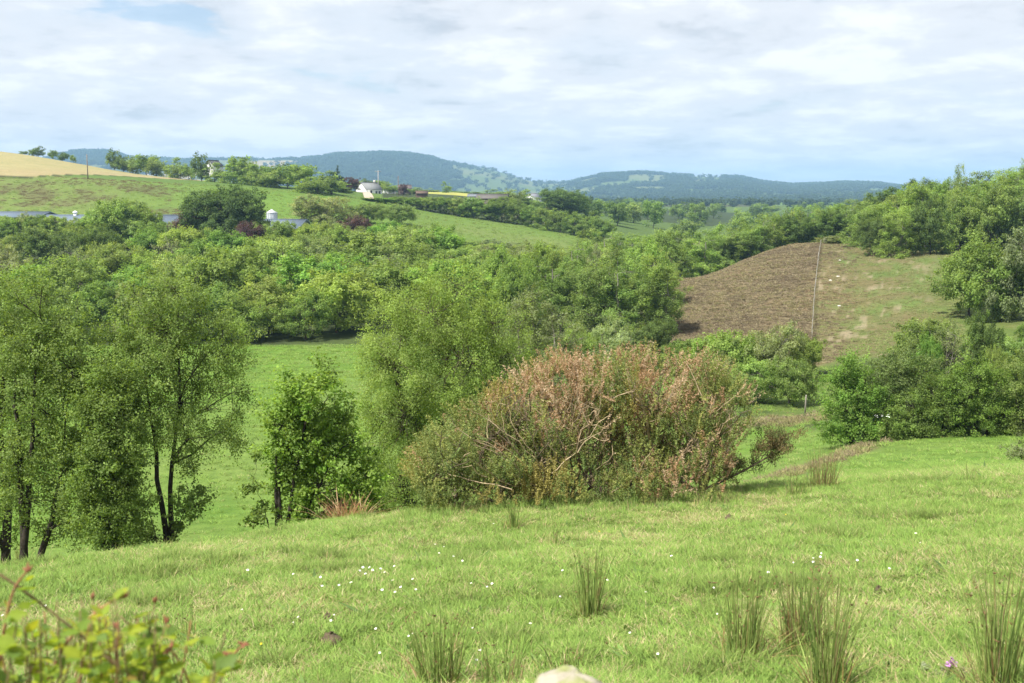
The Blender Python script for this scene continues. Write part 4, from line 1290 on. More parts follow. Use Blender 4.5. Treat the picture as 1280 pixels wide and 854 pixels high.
# ---------------------------------------------------------------- the gorse
def build_gorse():
    rng = np.random.RandomState(44)
    y = 18.6
    b = gp(748, y)
    r = empty('gorse_bush', b)
    tag(r, 'huge sprawling gorse bush with brown dying tops in the middle of the meadow edge', 'gorse bush')
    L = lambda u, v, dy=0.0: np.array(at(u, v, y + dy) - b)
    # crown outline, left to right: (u, top row)
    TOPU = [508, 530, 560, 600, 640, 670, 700, 716, 730, 760, 790, 808, 830, 860, 880, 905, 930, 950, 970, 990]
    TOPV = [582, 558, 526, 502, 480, 459, 449, 452, 456, 450, 439, 435, 456, 450, 448, 463, 486, 540, 560, 570]
    roots = [(572, 634), (628, 632), (668, 630), (712, 628), (752, 626), (792, 624), (838, 620), (878, 616)]
    wood, tipsP, tipsD, tipsU = MB(), [], [], []
    pale, dark = np.array([0.34, 0.265, 0.165]), np.array([0.15, 0.12, 0.08])
    gap_c = [(698, 484, 18, 13), (662, 505, 10, 9), (740, 560, 18, 10), (720, 590, 12, 12), (835, 545, 12, 10), (918, 520, 14, 16), (828, 500, 10, 9)]

    def grow(p0, p1, r0, r1, lvl, col, bow):
        ln = np.linalg.norm(p1 - p0)
        m = (p0 + p1) / 2 + np.array([0, 0, bow * ln]) + rng.normal(size=3) * ln * 0.10
        B = bez(p0, m, p1, 7)
        B[1:-1] += rng.normal(size=(5, 3)) * ln * 0.018
        wood.tube(B, np.linspace(r0, r1, 7), 5 if lvl < 2 else 4, col * rng.uniform(0.75, 1.15))
        return B
    def inside(p):
        wx_, wy_, wz_ = b.x + p[0], y + p[1], b.z + p[2]
        dp = wy_ * CP - wz_ * SP
        u_, v_ = 640 + F * wx_ / dp, 427 - F * (wz_ * CP + wy_ * SP) / dp
        return v_ > np.interp(u_, TOPU, TOPV) + 4 and np.interp(v_, [450, 500, 530, 560, 600, 635], [640, 570, 532, 511, 514, 530]) + 4 < u_ < np.interp(v_, [440, 480, 520, 560, 620], [895, 935, 942, 918, 905]) - 4
    # bare pale boughs sweeping out low on the near side
    for (ua, va, ub, vb) in ((655, 606, 588, 566), (648, 596, 572, 536), (700, 606, 632, 506), (668, 572, 606, 522), (690, 592, 748, 528), (722, 566, 752, 540), (784, 606, 806, 576), (650, 570, 622, 520), (632, 600, 590, 582), (680, 588, 640, 530), (700, 580, 676, 526), (612, 590, 560, 548), (640, 612, 556, 590), (662, 590, 610, 548), (706, 560, 668, 500), (742, 590, 770, 566), (640, 580, 592, 556), (676, 610, 616, 578)):
        Bq = grow(L(ua, va, -1.35 + rng.uniform(-.3, .3)), L(ub, vb, -1.7 + rng.uniform(-.3, .3)), 0.011, 0.005, 0, np.array([0.38, 0.30, 0.19]), rng.uniform(-0.05, 0.08))
        for k_ in (4, 6):
            grow(Bq[k_], Bq[k_] + (Bq[6] - Bq[3]) * rng.uniform(0.2, 0.5) + rng.normal(size=3) * 0.10, 0.006, 0.003, 1, np.array([0.44, 0.34, 0.21]), 0.03)
    for (ru, rv) in roots:
        ry = rng.uniform(-0.7, 0.9)
        p0 = L(ru, rv, ry)
        p0[2] = hgt(b.x + p0[0], y + ry) - b.z - 0.05
        for q in range(7):
            # main stem target somewhere under the outline
            tu = np.clip(ru + rng.normal() * 95, 545, 900)
            tv_top = np.interp(tu, TOPU, TOPV)
            f = rng.uniform(0.22, 0.90) ** 0.9
            tv = 622 - (622 - tv_top) * f * 0.92
            dy = rng.uniform(-1.7, 1.9) * (1 - 0.3 * f)
            p1 = L(tu, tv, ry * 0.5 + dy)
            colr = pale if rng.rand() < 0.55 else dark
            if not inside(p1):
                continue
            B = grow(p0, p1, rng.uniform(0.022, 0.042), 0.011, 0, colr, rng.uniform(-0.05, 0.16))
            for s_ in range(8):
                k = rng.randint(2, 7)
                d = (B[min(k, 6)] - B[k - 1])
                d /= np.linalg.norm(d) + 1e-9
                e = B[k] + (d * 0.6 + rng.normal(size=3) * 0.55 + np.array([0, 0, 0.35])) * rng.uniform(0.35, 0.75)
                if not inside(e):
                    continue
                S = grow(B[k], e, 0.011, 0.005, 1, colr, 0.05)
                for w_ in range(4):
                    kk = rng.randint(2, 7)
                    e2 = S[kk] + (rng.normal(size=3) * 0.5 + np.array([0, 0, 0.65])) * rng.uniform(0.15, 0.38)
                    T = grow(S[kk], e2, 0.005, 0.003, 2, colr, 0.0)
                    tipsP.append(T[-1])
                    tipsD.append(T[-1] - T[2])
    # extra sprays filling out the outline
    for i in range(3300):
        tu = rng.uniform(512, 950)
        tv_top = np.interp(tu, TOPU, TOPV)
        f = rng.uniform(0.0, 1.0) ** 0.95
        tv = 632 - (630 - tv_top) * f
        dy = rng.uniform(-1.6, 1.8) * sqrt(max(0.1, 1 - (f * 0.9) ** 2))
        p = L(tu, tv, dy)
        tipsP.append(p)
        tipsD.append(rng.normal(size=3) * 0.5 + np.array([(tu - 735) / 260.0, 0.0, 0.9]))
    for i in range(620):
        # low growth skirting the near side
        tu = rng.uniform(520, 905)
        dy = rng.uniform(-2.0, -1.0)
        p = L(tu, 640, dy)
        p[2] = hgt(b.x + p[0], y + dy) - b.z + rng.uniform(0.08, 0.75) ** 1.2
        tipsP.append(p)
        tipsD.append(rng.normal(size=3) * 0.5 + np.array([0.0, -0.4, 0.9]))
    P = np.array(tipsP)
    D = np.array(tipsD)
    D /= np.linalg.norm(D, axis=1)[:, None] + 1e-9
    # keep to the outline, cut the see-through gaps
    wx = b.x + P[:, 0]
    wy = y + P[:, 1]
    wz = b.z + P[:, 2]
    dep = wy * CP - wz * SP
    uu = 640 + F * wx / dep
    vv = 427 - F * (wz * CP + wy * SP) / dep
    rag = 7 * fbm(uu / 22.0, vv / 22.0, 2, 29)
    keep = (vv > np.interp(uu, TOPU, TOPV) + rag) & (uu > rag + np.interp(vv, [450, 500, 530, 560, 600, 635], [640, 570, 532, 511, 514, 530])) & (uu < 1.5 * rag + np.interp(vv, [440, 480, 520, 560, 620], [895, 935, 942, 918, 905])) & (wz > height(wx, wy) + 0.08)
    for (gu, gv, gu_r, gv_r) in gap_c:
        keep &= (((uu - gu) / gu_r) ** 2 + ((vv - gv) / gv_r) ** 2 > 1) | (rng.rand(len(P)) < 0.06)
    nz = vnoise(P[:, 0] * 2.2 + P[:, 1], P[:, 2] * 2.2 + P[:, 1] * 0.8, 17)
    nz2 = vnoise(uu / 34.0, vv / 26.0 + P[:, 1] * 0.35, 23)
    keep &= ((nz > 0.34) & (nz2 > 0.19)) | (rng.rand(len(P)) < 0.10)
    P, D, uu, vv = P[keep], D[keep], uu[keep], vv[keep]
    D = D + np.array([0, 0, 0.9])
    D /= np.linalg.norm(D, axis=1)[:, None]
    # colour by dieback: brown to the top and right of the middle, olive low and left
    dead = 0.55 * np.exp(-((uu - 770) / 130.0) ** 2) * np.exp(-((vv - 470) / 55.0) ** 2) + 0.75 * np.exp(-((uu - 850) / 60.0) ** 2 - ((vv - 585) / 32.0) ** 2) \
        + 0.35 * np.exp(-((uu - 690) / 60.0) ** 2 - ((vv - 500) / 60.0) ** 2) + 0.25 * np.exp(-((uu - 600) / 50.0) ** 2 - ((vv - 540) / 40.0) ** 2)
    dead = dead + 0.42 * (vnoise(P[:, 0] * 1.3 + 9, P[:, 2] * 1.3 + P[:, 1], 19) - 0.35)
    patch = vnoise(P[:, 0] * 2.3 + 31, P[:, 2] * 2.3 + P[:, 1] * 1.4, 53) * 0.7 + vnoise(P[:, 0] * 5.0 + 3, P[:, 2] * 5.0 + P[:, 1] * 3.0, 54) * 0.3
    isd = patch + 0.16 * rng.normal(size=len(P)) < 0.27 + 0.46 * np.clip(dead, 0, 0.9) - 0.14 * sstep(520, 600, vv) - 0.12 * (1 - sstep(540, 640, uu))
    olive = np.array([[0.212, 0.245, 0.072], [0.178, 0.222, 0.068], [0.250, 0.268, 0.080], [0.150, 0.205, 0.066]])
    brown = np.array([[0.375, 0.250, 0.150], [0.435, 0.300, 0.188], [0.320, 0.208, 0.120], [0.465, 0.350, 0.235]])
    ochre = np.array([0.29, 0.255, 0.082])
    base = np.where(isd[:, None], brown[rng.randint(0, 4, len(P))], olive[rng.randint(0, 4, len(P))])
    oc = vnoise(P[:, 0] * 1.9 + 71, P[:, 2] * 1.9 + P[:, 1], 57) + 0.12 * rng.normal(size=len(P)) < 0.20 + 0.3 * np.exp(-((uu - 600) / 60.0) ** 2 - ((vv - 505) / 30.0) ** 2)
    base = np.where(oc[:, None] & ~isd[:, None], ochre, base)
    # each spray: short shoots set with spines
    ns = 92
    m = len(P)
    idx = np.repeat(np.arange(m), ns)
    t = rng.rand(m * ns)
    ln = rng.uniform(0.20, 0.46, m)[idx]
    # three shoots per spray
    sh = rng.randint(0, 3, m * ns)
    shd = rng.normal(size=(m, 4, 3)) * 0.24
    dd = D[idx] + shd[idx, sh]
    dd /= np.linalg.norm(dd, axis=1)[:, None]
    A = P[idx] + dd * (t * ln)[:, None] - D[idx] * 0.06
    q = rng.normal(size=(m * ns, 3))
    q = q - (q * dd).sum(1)[:, None] * dd * 0.6 + dd * 0.55
    q /= np.linalg.norm(q, axis=1)[:, None]
    sl = rng.uniform(0.026, 0.052, m * ns)[:, None]
    side = np.cross(q, rng.normal(size=(m * ns, 3)))
    side /= np.linalg.norm(side, axis=1)[:, None] + 1e-9
    wv = rng.uniform(0.0055, 0.009, m * ns)[:, None]
    V = np.stack([A - side * wv, A + side * wv, A + q * sl], 1).reshape(-1, 3)
    c = base[idx] * 1.12 * rng.uniform(0.82, 1.18, m)[idx][:, None] * rng.uniform(0.86, 1.16, m * ns)[:, None]
    F_ = np.arange(3 * m * ns).reshape(-1, 3)
    dm = isd[idx]
    for nm, sel, lab in (('green_spines', ~dm, None), ('dead_spines', dm, 'dry pinkish brown dead spines')):
        k = np.repeat(sel, 3)
        o = ob(nm, new_mesh(nm, V[k], [np.arange(k.sum()).reshape(-1, 3)], M_GORSE, np.repeat(c[sel], 3, axis=0)), r)
        tag(o, lab, kind='stuff')
    wood.obj('branches', M_BARK, r)
    # the long low limb reaching out to the right, with tufts along it
    r2 = MB()
    pts = [L(880, 612, -0.2), L(912, 598, -0.3), L(945, 580, -0.35), L(975, 566, -0.4)]
    r2.tube(bez(pts[0], pts[1], pts[2], 6), np.linspace(0.03, 0.018, 6), 6, dark * 1.2)
    r2.tube(bez(pts[2], (pts[2] + pts[3]) / 2 + np.array([0, 0, .04]), pts[3], 5), np.linspace(0.018, 0.007, 5), 5, dark * 1.2)
    tp = []
    for f in np.linspace(0.25, 1, 26):
        p = pts[0] * (1 - f) + pts[3] * f + rng.normal(size=3) * 0.03
        e = p + np.array([rng.uniform(0.0, 0.30), rng.normal() * 0.12, rng.uniform(0.06, 0.42) * (0.6 + 0.5 * f)]) * (0.7 + 0.5 * rng.rand())
        r2.tube(bez(p, (p + e) / 2 + rng.normal(size=3) * 0.03, e, 4), np.linspace(0.007, 0.003, 4), 4, dark)
        tp.append(e)
    for q in range(26):
        tp.append(L(968 + rng.normal() * 13, 556 + rng.normal() * 12, -0.4 + rng.normal() * 0.2))
    r2.obj('limb', M_BARK, r)
    T = np.array(tp)
    idx = np.repeat(np.arange(len(T)), 90)
    d = rng.normal(size=(len(idx), 3)) * 0.5 + np.array([0.2, 0, 0.7])
    d /= np.linalg.norm(d, axis=1)[:, None]
    A = T[idx] + rng.normal(size=(len(idx), 3)) * np.array([0.055, 0.055, 0.045])
    s_ = np.cross(d, rng.normal(size=d.shape))
    s_ /= np.linalg.norm(s_, axis=1)[:, None]
    V = np.stack([A - s_ * 0.007, A + s_ * 0.007, A + d * rng.uniform(0.03, 0.07, len(idx))[:, None]], 1).reshape(-1, 3)
    cc = np.array([[0.115, 0.115, 0.045], [0.17, 0.13, 0.06], [0.09, 0.11, 0.04]])[rng.randint(0, 3, len(T))][idx] * rng.uniform(0.7, 1.3, len(idx))[:, None]
    tag(ob('limb_spines', new_mesh('limb_spines', V, [np.arange(len(V)).reshape(-1, 3)], M_GORSE, np.repeat(cc, 3, axis=0)), r), kind='stuff')


build_gorse()


# ---------------------------------------------------------------- scattered small growth (grass and the like)
def scatter(name, P, rot, scl, idx, protos, label, cat):
    me = bpy.data.meshes.new(name)
    P = np.asarray(P, np.float32)
    me.vertices.add(len(P))
    me.vertices.foreach_set('co', P.ravel())
    a = me.attributes.new('rot', 'FLOAT_VECTOR', 'POINT')
    a.data.foreach_set('vector', np.asarray(rot, np.float32).ravel())
    a = me.attributes.new('scl', 'FLOAT_VECTOR', 'POINT')
    a.data.foreach_set('vector', np.asarray(scl, np.float32).ravel())
    a = me.attributes.new('idx', 'INT', 'POINT')
    a.data.foreach_set('value', np.asarray(idx, np.int32))
    pc = bpy.data.collections.new(name + '_kinds')
    for i, p in enumerate(protos):
        pc.objects.link(bpy.data.objects.new('%s_kind_%02d' % (name, i), p))
    g = bpy.data.node_groups.new(name, 'GeometryNodeTree')
    g.interface.new_socket('Geometry', in_out='INPUT', socket_type='NodeSocketGeometry')
    g.interface.new_socket('Geometry', in_out='OUTPUT', socket_type='NodeSocketGeometry')
    gi, go = g.nodes.new('NodeGroupInput'), g.nodes.new('NodeGroupOutput')
    ip = g.nodes.new('GeometryNodeInstanceOnPoints')
    ci = g.nodes.new('GeometryNodeCollectionInfo')
    ci.inputs['Collection'].default_value = pc
    ci.inputs['Separate Children'].default_value = True
    ci.inputs['Reset Children'].default_value = True

    def na(nm, typ):
        n = g.nodes.new('GeometryNodeInputNamedAttribute')
        n.data_type = typ
        n.inputs['Name'].default_value = nm
        return n.outputs['Attribute']
    g.links.new(gi.outputs[0], ip.inputs['Points'])
    g.links.new(ci.outputs[0], ip.inputs['Instance'])
    ip.inputs['Pick Instance'].default_value = True
    g.links.new(na('idx', 'INT'), ip.inputs['Instance Index'])
    er = g.nodes.new('FunctionNodeEulerToRotation')
    g.links.new(na('rot', 'FLOAT_VECTOR'), er.inputs[0])
    g.links.new(er.outputs[0], ip.inputs['Rotation'])
    g.links.new(na('scl', 'FLOAT_VECTOR'), ip.inputs['Scale'])
    g.links.new(ip.outputs[0], go.inputs[0])
    o = ob(name, me)
    md = o.modifiers.new('scatter', 'NODES')
    md.node_group = g
    tag(o, label, cat, kind='stuff')
    return o


def blades(rng, n, spread, hmin, hmax, w, lean, cols, curve=0.35, weights=None):
    """a tuft of narrow curved blades: two quads and a tip each"""
    a = rng.uniform(0, 2 * pi, n)
    r = spread * np.sqrt(rng.rand(n))
    B = np.stack([np.cos(a) * r, np.sin(a) * r, np.full(n, -0.015)], 1)
    h = rng.uniform(hmin, hmax, n)
    az = a + rng.normal(size=n) * 0.9
    ln = np.abs(rng.normal(size=n)) * lean + 0.05
    dx = np.stack([np.cos(az), np.sin(az), np.zeros(n)], 1)
    wd = np.stack([-np.sin(az + rng.normal(size=n)), np.cos(az + rng.normal(size=n)), np.zeros(n)], 1)
    wd /= np.linalg.norm(wd, axis=1)[:, None]
    ww = w * rng.uniform(0.6, 1.3, n)

    def lvl(t):
        o = (ln * t + curve * ln * t * t)[:, None] * dx * h[:, None]
        z = h * t * (1 - 0.18 * ln * t)
        p = B + o
        p[:, 2] += z
        return p
    p0, p1, p2 = lvl(0), lvl(0.55), lvl(1.0)
    V = np.stack([p0 - wd * ww[:, None] / 2, p0 + wd * ww[:, None] / 2, p1 - wd * ww[:, None] * 0.42, p1 + wd * ww[:, None] * 0.42, p2], 1).reshape(-1, 3)
    k = np.arange(n)[:, None] * 5
    Qd = k + np.array([[0, 1, 3, 2]])
    Tr = k + np.array([[2, 3, 4]])
    cols = np.asarray(cols, float)
    c = cols[rng.choice(len(cols), n, p=weights)] * rng.uniform(0.75, 1.3, n)[:, None]
    return V, Qd, Tr, np.repeat(c, 5, axis=0)


G_LUSH = [(0.175, 0.290, 0.056), (0.205, 0.315, 0.064), (0.150, 0.260, 0.048)]
G_YEL = [(0.215, 0.325, 0.070), (0.25, 0.345, 0.082), (0.185, 0.295, 0.058)]
G_STRAW = [(0.42, 0.36, 0.19), (0.50, 0.44, 0.26), (0.34, 0.28, 0.13)]
gr = np.random.RandomState(12)
tufts = []
for kind in range(12):
    if kind < 4:
        V, q, t, c = blades(gr, 54, 0.085, 0.06, 0.15, 0.0058, 0.45, G_LUSH + G_YEL, weights=[.22, .2, .16, .16, .15, .11])
    elif kind < 8:
        V, q, t, c = blades(gr, 56, 0.09, 0.045, 0.11, 0.0055, 0.6, G_YEL + G_STRAW + G_LUSH, weights=[.24, .2, .18, .1, .06, .06, .06, .05, .05])
    else:
        V, q, t, c = blades(gr, 50, 0.09, 0.03, 0.085, 0.0055, 0.9, G_STRAW + G_YEL, weights=[.24, .2, .16, .14, .14, .12])
    tufts.append(new_mesh('tuft', V, [q, t], M_GRASS, c))


for kind in range(6):
    if kind < 3:       # rank dark tussocks
        V, q, t, c = blades(gr, 70, 0.11, 0.09, 0.22, 0.006, 0.5, [(0.145, 0.225, 0.046), (0.175, 0.255, 0.055), (0.22, 0.28, 0.075), (0.36, 0.32, 0.16)], weights=[.4, .35, .17, .08])
    elif kind < 5:     # broad leaved weeds lying in the turf
        V, q, t, c = blades(gr, 13, 0.035, 0.05, 0.11, 0.030, 1.3, [(0.15, 0.25, 0.06), (0.18, 0.28, 0.075), (0.12, 0.20, 0.05)])
    else:              # seed heads and dry stalks
        V, q, t, c = blades(gr, 14, 0.10, 0.12, 0.26, 0.0045, 0.45, [(0.40, 0.33, 0.17), (0.34, 0.24, 0.13), (0.26, 0.28, 0.09)])
    tufts.append(new_mesh('tuft', V, [q, t], M_GRASS, c))


def build_grass():
    P = []
    for (y0, y1, dens, sc) in ((1.0, 4.6, 40, 1.0), (4.6, 8, 165, 1.0), (8, 13, 125, 1.05), (13, 19, 80, 1.15), (19, 34, 42, 1.35)):
        nn = int(dens * 1.72 * (y1 ** 2 - y0 ** 2) / 2)
        y = np.sqrt(gr.uniform(y0 ** 2, y1 ** 2, nn))
        x = gr.uniform(-0.86, 0.86, nn) * y
        P.append(np.stack([x, y, np.full(nn, sc)], 1))
    P = np.concatenate(P)
    x, y, sc = P.T
    lush = fbm(x / 2.0 + 40, y / 2.0, 3, 25)
    st = fbm(x / 3.0, y / 3.0, 3, 21) * 0.8 + fbm(x / 0.8, y / 0.8, 3, 22) * 0.7
    r = gr.rand(len(x))
    kind = np.where(st + 0.3 * gr.normal(size=len(x)) > 0.30, 8, np.where(lush + 0.35 * gr.normal(size=len(x)) > 0.18, 0, 4)) + gr.randint(0, 4, len(x))
    tk = vnoise(x / 0.55 + 3, y / 0.55, 47) + 0.3 * lush
    rr = gr.rand(len(x))
    kind = np.where((tk > 0.90) & (rr < 0.6), 12 + gr.randint(0, 3, len(x)), kind)
    kind = np.where(rr > 0.982, 15 + gr.randint(0, 2, len(x)), kind)
    kind = np.where((rr > 0.965) & (rr <= 0.982), 17, kind)
    field = y > 30.5
    kind = np.where(field, gr.randint(0, 4, len(x)), kind)
    hs = sc * gr.uniform(0.7, 1.25, len(x)) * (1 + 0.22 * np.clip(lush, -0.3, 1.0)) * np.where(kind < 4, 0.56, 0.54)
    z = height(x, y)
    rot = np.stack([gr.normal(size=len(x)) * 0.10, gr.normal(size=len(x)) * 0.10, gr.uniform(0, 2 * pi, len(x))], 1)
    scatter('grass', np.stack([x, y, z], 1), rot, np.stack([sc, sc, hs], 1), kind, tufts, 'short green and straw coloured grass growing over the meadow', 'grass')


build_grass()


def build_rank_grass():
    # taller uncut grass round the foot of the gorse and along the crest
    n = 420
    u = gr.uniform(505, 925, n)
    y = 17.2 + gr.normal(size=n) * 0.5
    x = (u - 640) / F * y * 1.03
    s = gr.uniform(0.7, 1.3, n)
    kind = np.where(gr.rand(n) < 0.75, 0, 15) + gr.randint(0, 3, n)
    kind = np.where(gr.rand(n) < 0.2, 17, kind)
    scatter('rank_grass', np.stack([x, y, height(x, y)], 1), np.stack([gr.normal(size=n) * .12, gr.normal(size=n) * .12, gr.uniform(0, 6.28, n)], 1), np.stack([s, s, s * gr.uniform(0.8, 1.4, n)], 1), kind, tufts, 'taller rank grass and weeds along the foot of the gorse', 'grass')


build_rank_grass()


def build_field_grass():
    n = 14500
    y = np.sqrt(gr.uniform(31.0 ** 2, 109.0 ** 2, n))
    x = gr.uniform(-0.74, 0.74, n) * y
    z, _, _ = fields(x, y)
    k = (z == 1) | ((z == 2) & (y < 100) & (gr.rand(n) < 0.7))
    x, y = x[k], y[k]
    s = gr.uniform(1.6, 3.0, len(x)) * (0.7 + y / 90.0)
    kind = np.where(gr.rand(len(x)) < 0.22, 4, 0) + gr.randint(0, 4, len(x))
    scatter('field_grass', np.stack([x, y, height(x, y)], 1), np.stack([0 * x, 0 * x, gr.uniform(0, 6.28, len(x))], 1), np.stack([s, s, s * 0.38], 1), kind, tufts, 'short bright green grass on the valley field', 'grass')
    n = 9000
    y = gr.uniform(238, 344, n)
    x = gr.uniform(-0.5, 0.1, n) * y
    z, _, _ = fields(x, y)
    k = z == 5
    x, y = x[k], y[k]
    rough = fbm(x / 5.0, y / 9.0, 4, 37) + 0.5 * fbm(x / 22.0, y / 30.0, 2, 38)
    u = 640 + F * x / y
    keep = gr.rand(len(x)) < np.where(u < 230, 0.25 + 0.75 * sstep(-0.1, 0.3, rough), 0.35)
    x, y, rough, u = x[keep], y[keep], rough[keep], u[keep]
    s = gr.uniform(3.0, 6.0, len(x))
    kind = np.where((u < 230) & (rough > 0.05), gr.randint(2, 4, len(x)) * 0 + 20, np.where(gr.rand(len(x)) < 0.4, 12, 0) + gr.randint(0, 3, len(x)))
    kind = np.where(kind == 20, 18 + gr.randint(0, 2, len(x)), kind)
    scatter('pasture_grass', np.stack([x, y, height(x, y)], 1), np.stack([0 * x, 0 * x, gr.uniform(0, 6.28, len(x))], 1), np.stack([s, s, s * 0.6], 1), kind, tufts, 'rough tufted grass on the pasture across the valley', 'grass')


for cols in ([(0.15, 0.12, 0.06), (0.12, 0.10, 0.05), (0.18, 0.17, 0.07)], [(0.13, 0.09, 0.055), (0.16, 0.12, 0.07)]):
    V, q, t, c = blades(gr, 54, 0.09, 0.05, 0.13, 0.008, 0.7, cols)
    tufts.append(new_mesh('tuft', V, [q, t], M_GRASS, c))
build_field_grass()

# heather on the brown slope and dead growth on the bank
hr = np.random.RandomState(31)
hk = []
for i in range(5):
    cols = [[(0.205, 0.172, 0.092), (0.16, 0.13, 0.07), (0.255, 0.222, 0.118)], [(0.29, 0.255, 0.135), (0.225, 0.19, 0.098)], [(0.145, 0.115, 0.066), (0.185, 0.152, 0.082)], [(0.20, 0.195, 0.075), (0.23, 0.21, 0.085)], [(0.29, 0.235, 0.125), (0.2, 0.15, 0.08)]][i]
    V, q, t, c = blades(hr, 60, 0.42, 0.10, 0.30, 0.05, 0.7, np.array(cols) * np.array([0.96, 0.93, 1.06]))
    hk.append(new_mesh('sprig', V, [q, t], M_HEATH, c))
for cols in ([(0.16, 0.21, 0.065), (0.20, 0.245, 0.08), (0.23, 0.22, 0.09)], [(0.22, 0.20, 0.09), (0.17, 0.20, 0.07), (0.27, 0.22, 0.12)]):
    V, q, t, c = blades(hr, 50, 0.42, 0.06, 0.20, 0.04, 0.8, cols)
    hk.append(new_mesh('sprig', V, [q, t], M_HEATH, c))
yy = hr.uniform(92, 200, 46000)
ff = hr.uniform(800, 1210, 46000)
xx = (ff - 640) / F * yy
zn, _, _ = fields(xx, yy)
fu = fence_u(yy)
k1 = (zn == 3) | ((zn == 8) & (hr.rand(len(xx)) < 0.5))
xx, yy = xx[k1], yy[k1]
zz = height(xx, yy)
m_ = len(xx)
s1 = hr.uniform(0.38, 0.80, m_)
rgt = zn[k1] == 8
nearf = hr.rand(m_) < 0.75 * (1 - sstep(6, 70, ff[k1] - fence_u(yy)))
hn = fbm(xx / 6.0, yy / 12.0, 3, 45) + 0.35 * hr.normal(size=m_)
pick = np.where(hn < -0.35, 2, np.where(hn < 0.0, 0, np.where(hn < 0.25, 1, np.where(hn < 0.55, 3, 4))))
bare = rgt & (fbm(xx / 0.9, yy / 1.7, 3, 35) + 0.25 * fbm(xx / 8.0, yy / 8.0, 2, 36) > 0.24)
pick = np.where(rgt & ~nearf, np.where(hn > 0.05, 6, 5), pick)
s1 = np.where(bare, 0.12, np.where(rgt, s1 * 0.85, s1))
scatter('heather', np.stack([xx, yy, zz], 1), np.stack([hr.normal(size=m_) * .1, hr.normal(size=m_) * .1, hr.uniform(0, 6.28, m_)], 1), np.stack([s1, s1, s1 * hr.uniform(0.7, 1.4, m_)], 1), pick, hk,
        'brown heather covering the slope left of the straight fence', 'heather')
# dry bank
tt = hr.rand(520)
bx = 8.0 + 9.2 * tt + hr.normal(size=520) * 0.35
by = 36.5 + 14 * tt + hr.normal(size=520) * 0.30
tx = hr.uniform(935, 1040, 380)
ty = 65.5 + hr.normal(size=380) * 0.9
bx = np.concatenate([bx, (tx - 640) / F * ty])
by = np.concatenate([by, ty])
bz = height(bx, by)
s1 = hr.uniform(0.35, 0.75, len(bx))
scatter('dry_grass', np.stack([bx, by, bz], 1), np.stack([hr.normal(size=len(bx)) * .15, hr.normal(size=len(bx)) * .15, hr.uniform(0, 6.28, len(bx))], 1), np.stack([s1, s1, s1 * 1.1], 1), hr.choice([0, 3, 3, 5, 6, 6], len(bx)), hk,
        'dead straw coloured growth on the bank between the small fields', 'dry grass')

# woods on the far hills and hedges of the far valley, too far to pick a tree apart
wr = np.random.RandomState(77)
fk = []
for i in range(4):
    E = [(0, 0, 5, 5, 5, 4.5), (2.5, 1, 4, 3.5, 3.5, 3.5), (-2, -1.5, 4.5, 3.5, 3.5, 3.5)]
    C = sample_clumps(wr, E, 16, 0.2, 0.3)
    V, c = leaves_from_clumps(wr, C, 9, 1.7, 2.0, 0, [(0.035, 0.060, 0.022), (0.045, 0.072, 0.026), (0.03, 0.05, 0.02)], np.array([0, 0, 3.]), aspect=0.8)
    fk.append(quad_mesh('wood', V, c, M_LEAF))
yy = np.concatenate([np.sqrt(wr.uniform(2300 ** 2, 4800 ** 2, 60000)), np.sqrt(wr.uniform(1150 ** 2, 2300 ** 2, 9000))])
xx = wr.uniform(-0.5, 0.5, len(yy)) * yy
zn, _, wd = fields(xx, yy)
hedge = (np.abs((xx / 130.0 + 0.35 * fbm(xx / 300, yy / 300, 2, 51)) % 1.0 - 0.5) > 0.46) | (np.abs((yy / 190.0 + 0.35 * fbm(xx / 300, yy / 300, 2, 53)) % 1.0 - 0.5) > 0.46)
k1 = np.where(yy > 2300, wr.rand(len(yy)) < np.where(wd > 0.5, 0.62, 0.035), hedge | (wr.rand(len(yy)) < 0.12))
xx, yy = xx[k1], yy[k1]
s1 = wr.uniform(0.7, 1.4, len(xx)) * np.where(yy > 2300, 1.25, 0.75)
scatter('woodland', np.stack([xx, yy, height(xx, yy) - 0.5], 1), np.stack([0 * xx, 0 * xx, wr.uniform(0, 6.28, len(xx))], 1), np.stack([s1 * 1.2, s1 * 1.2, s1], 1), wr.randint(0, 4, len(xx)), fk,
        'far off woods and hedgerows on the blue hills', 'woodland')


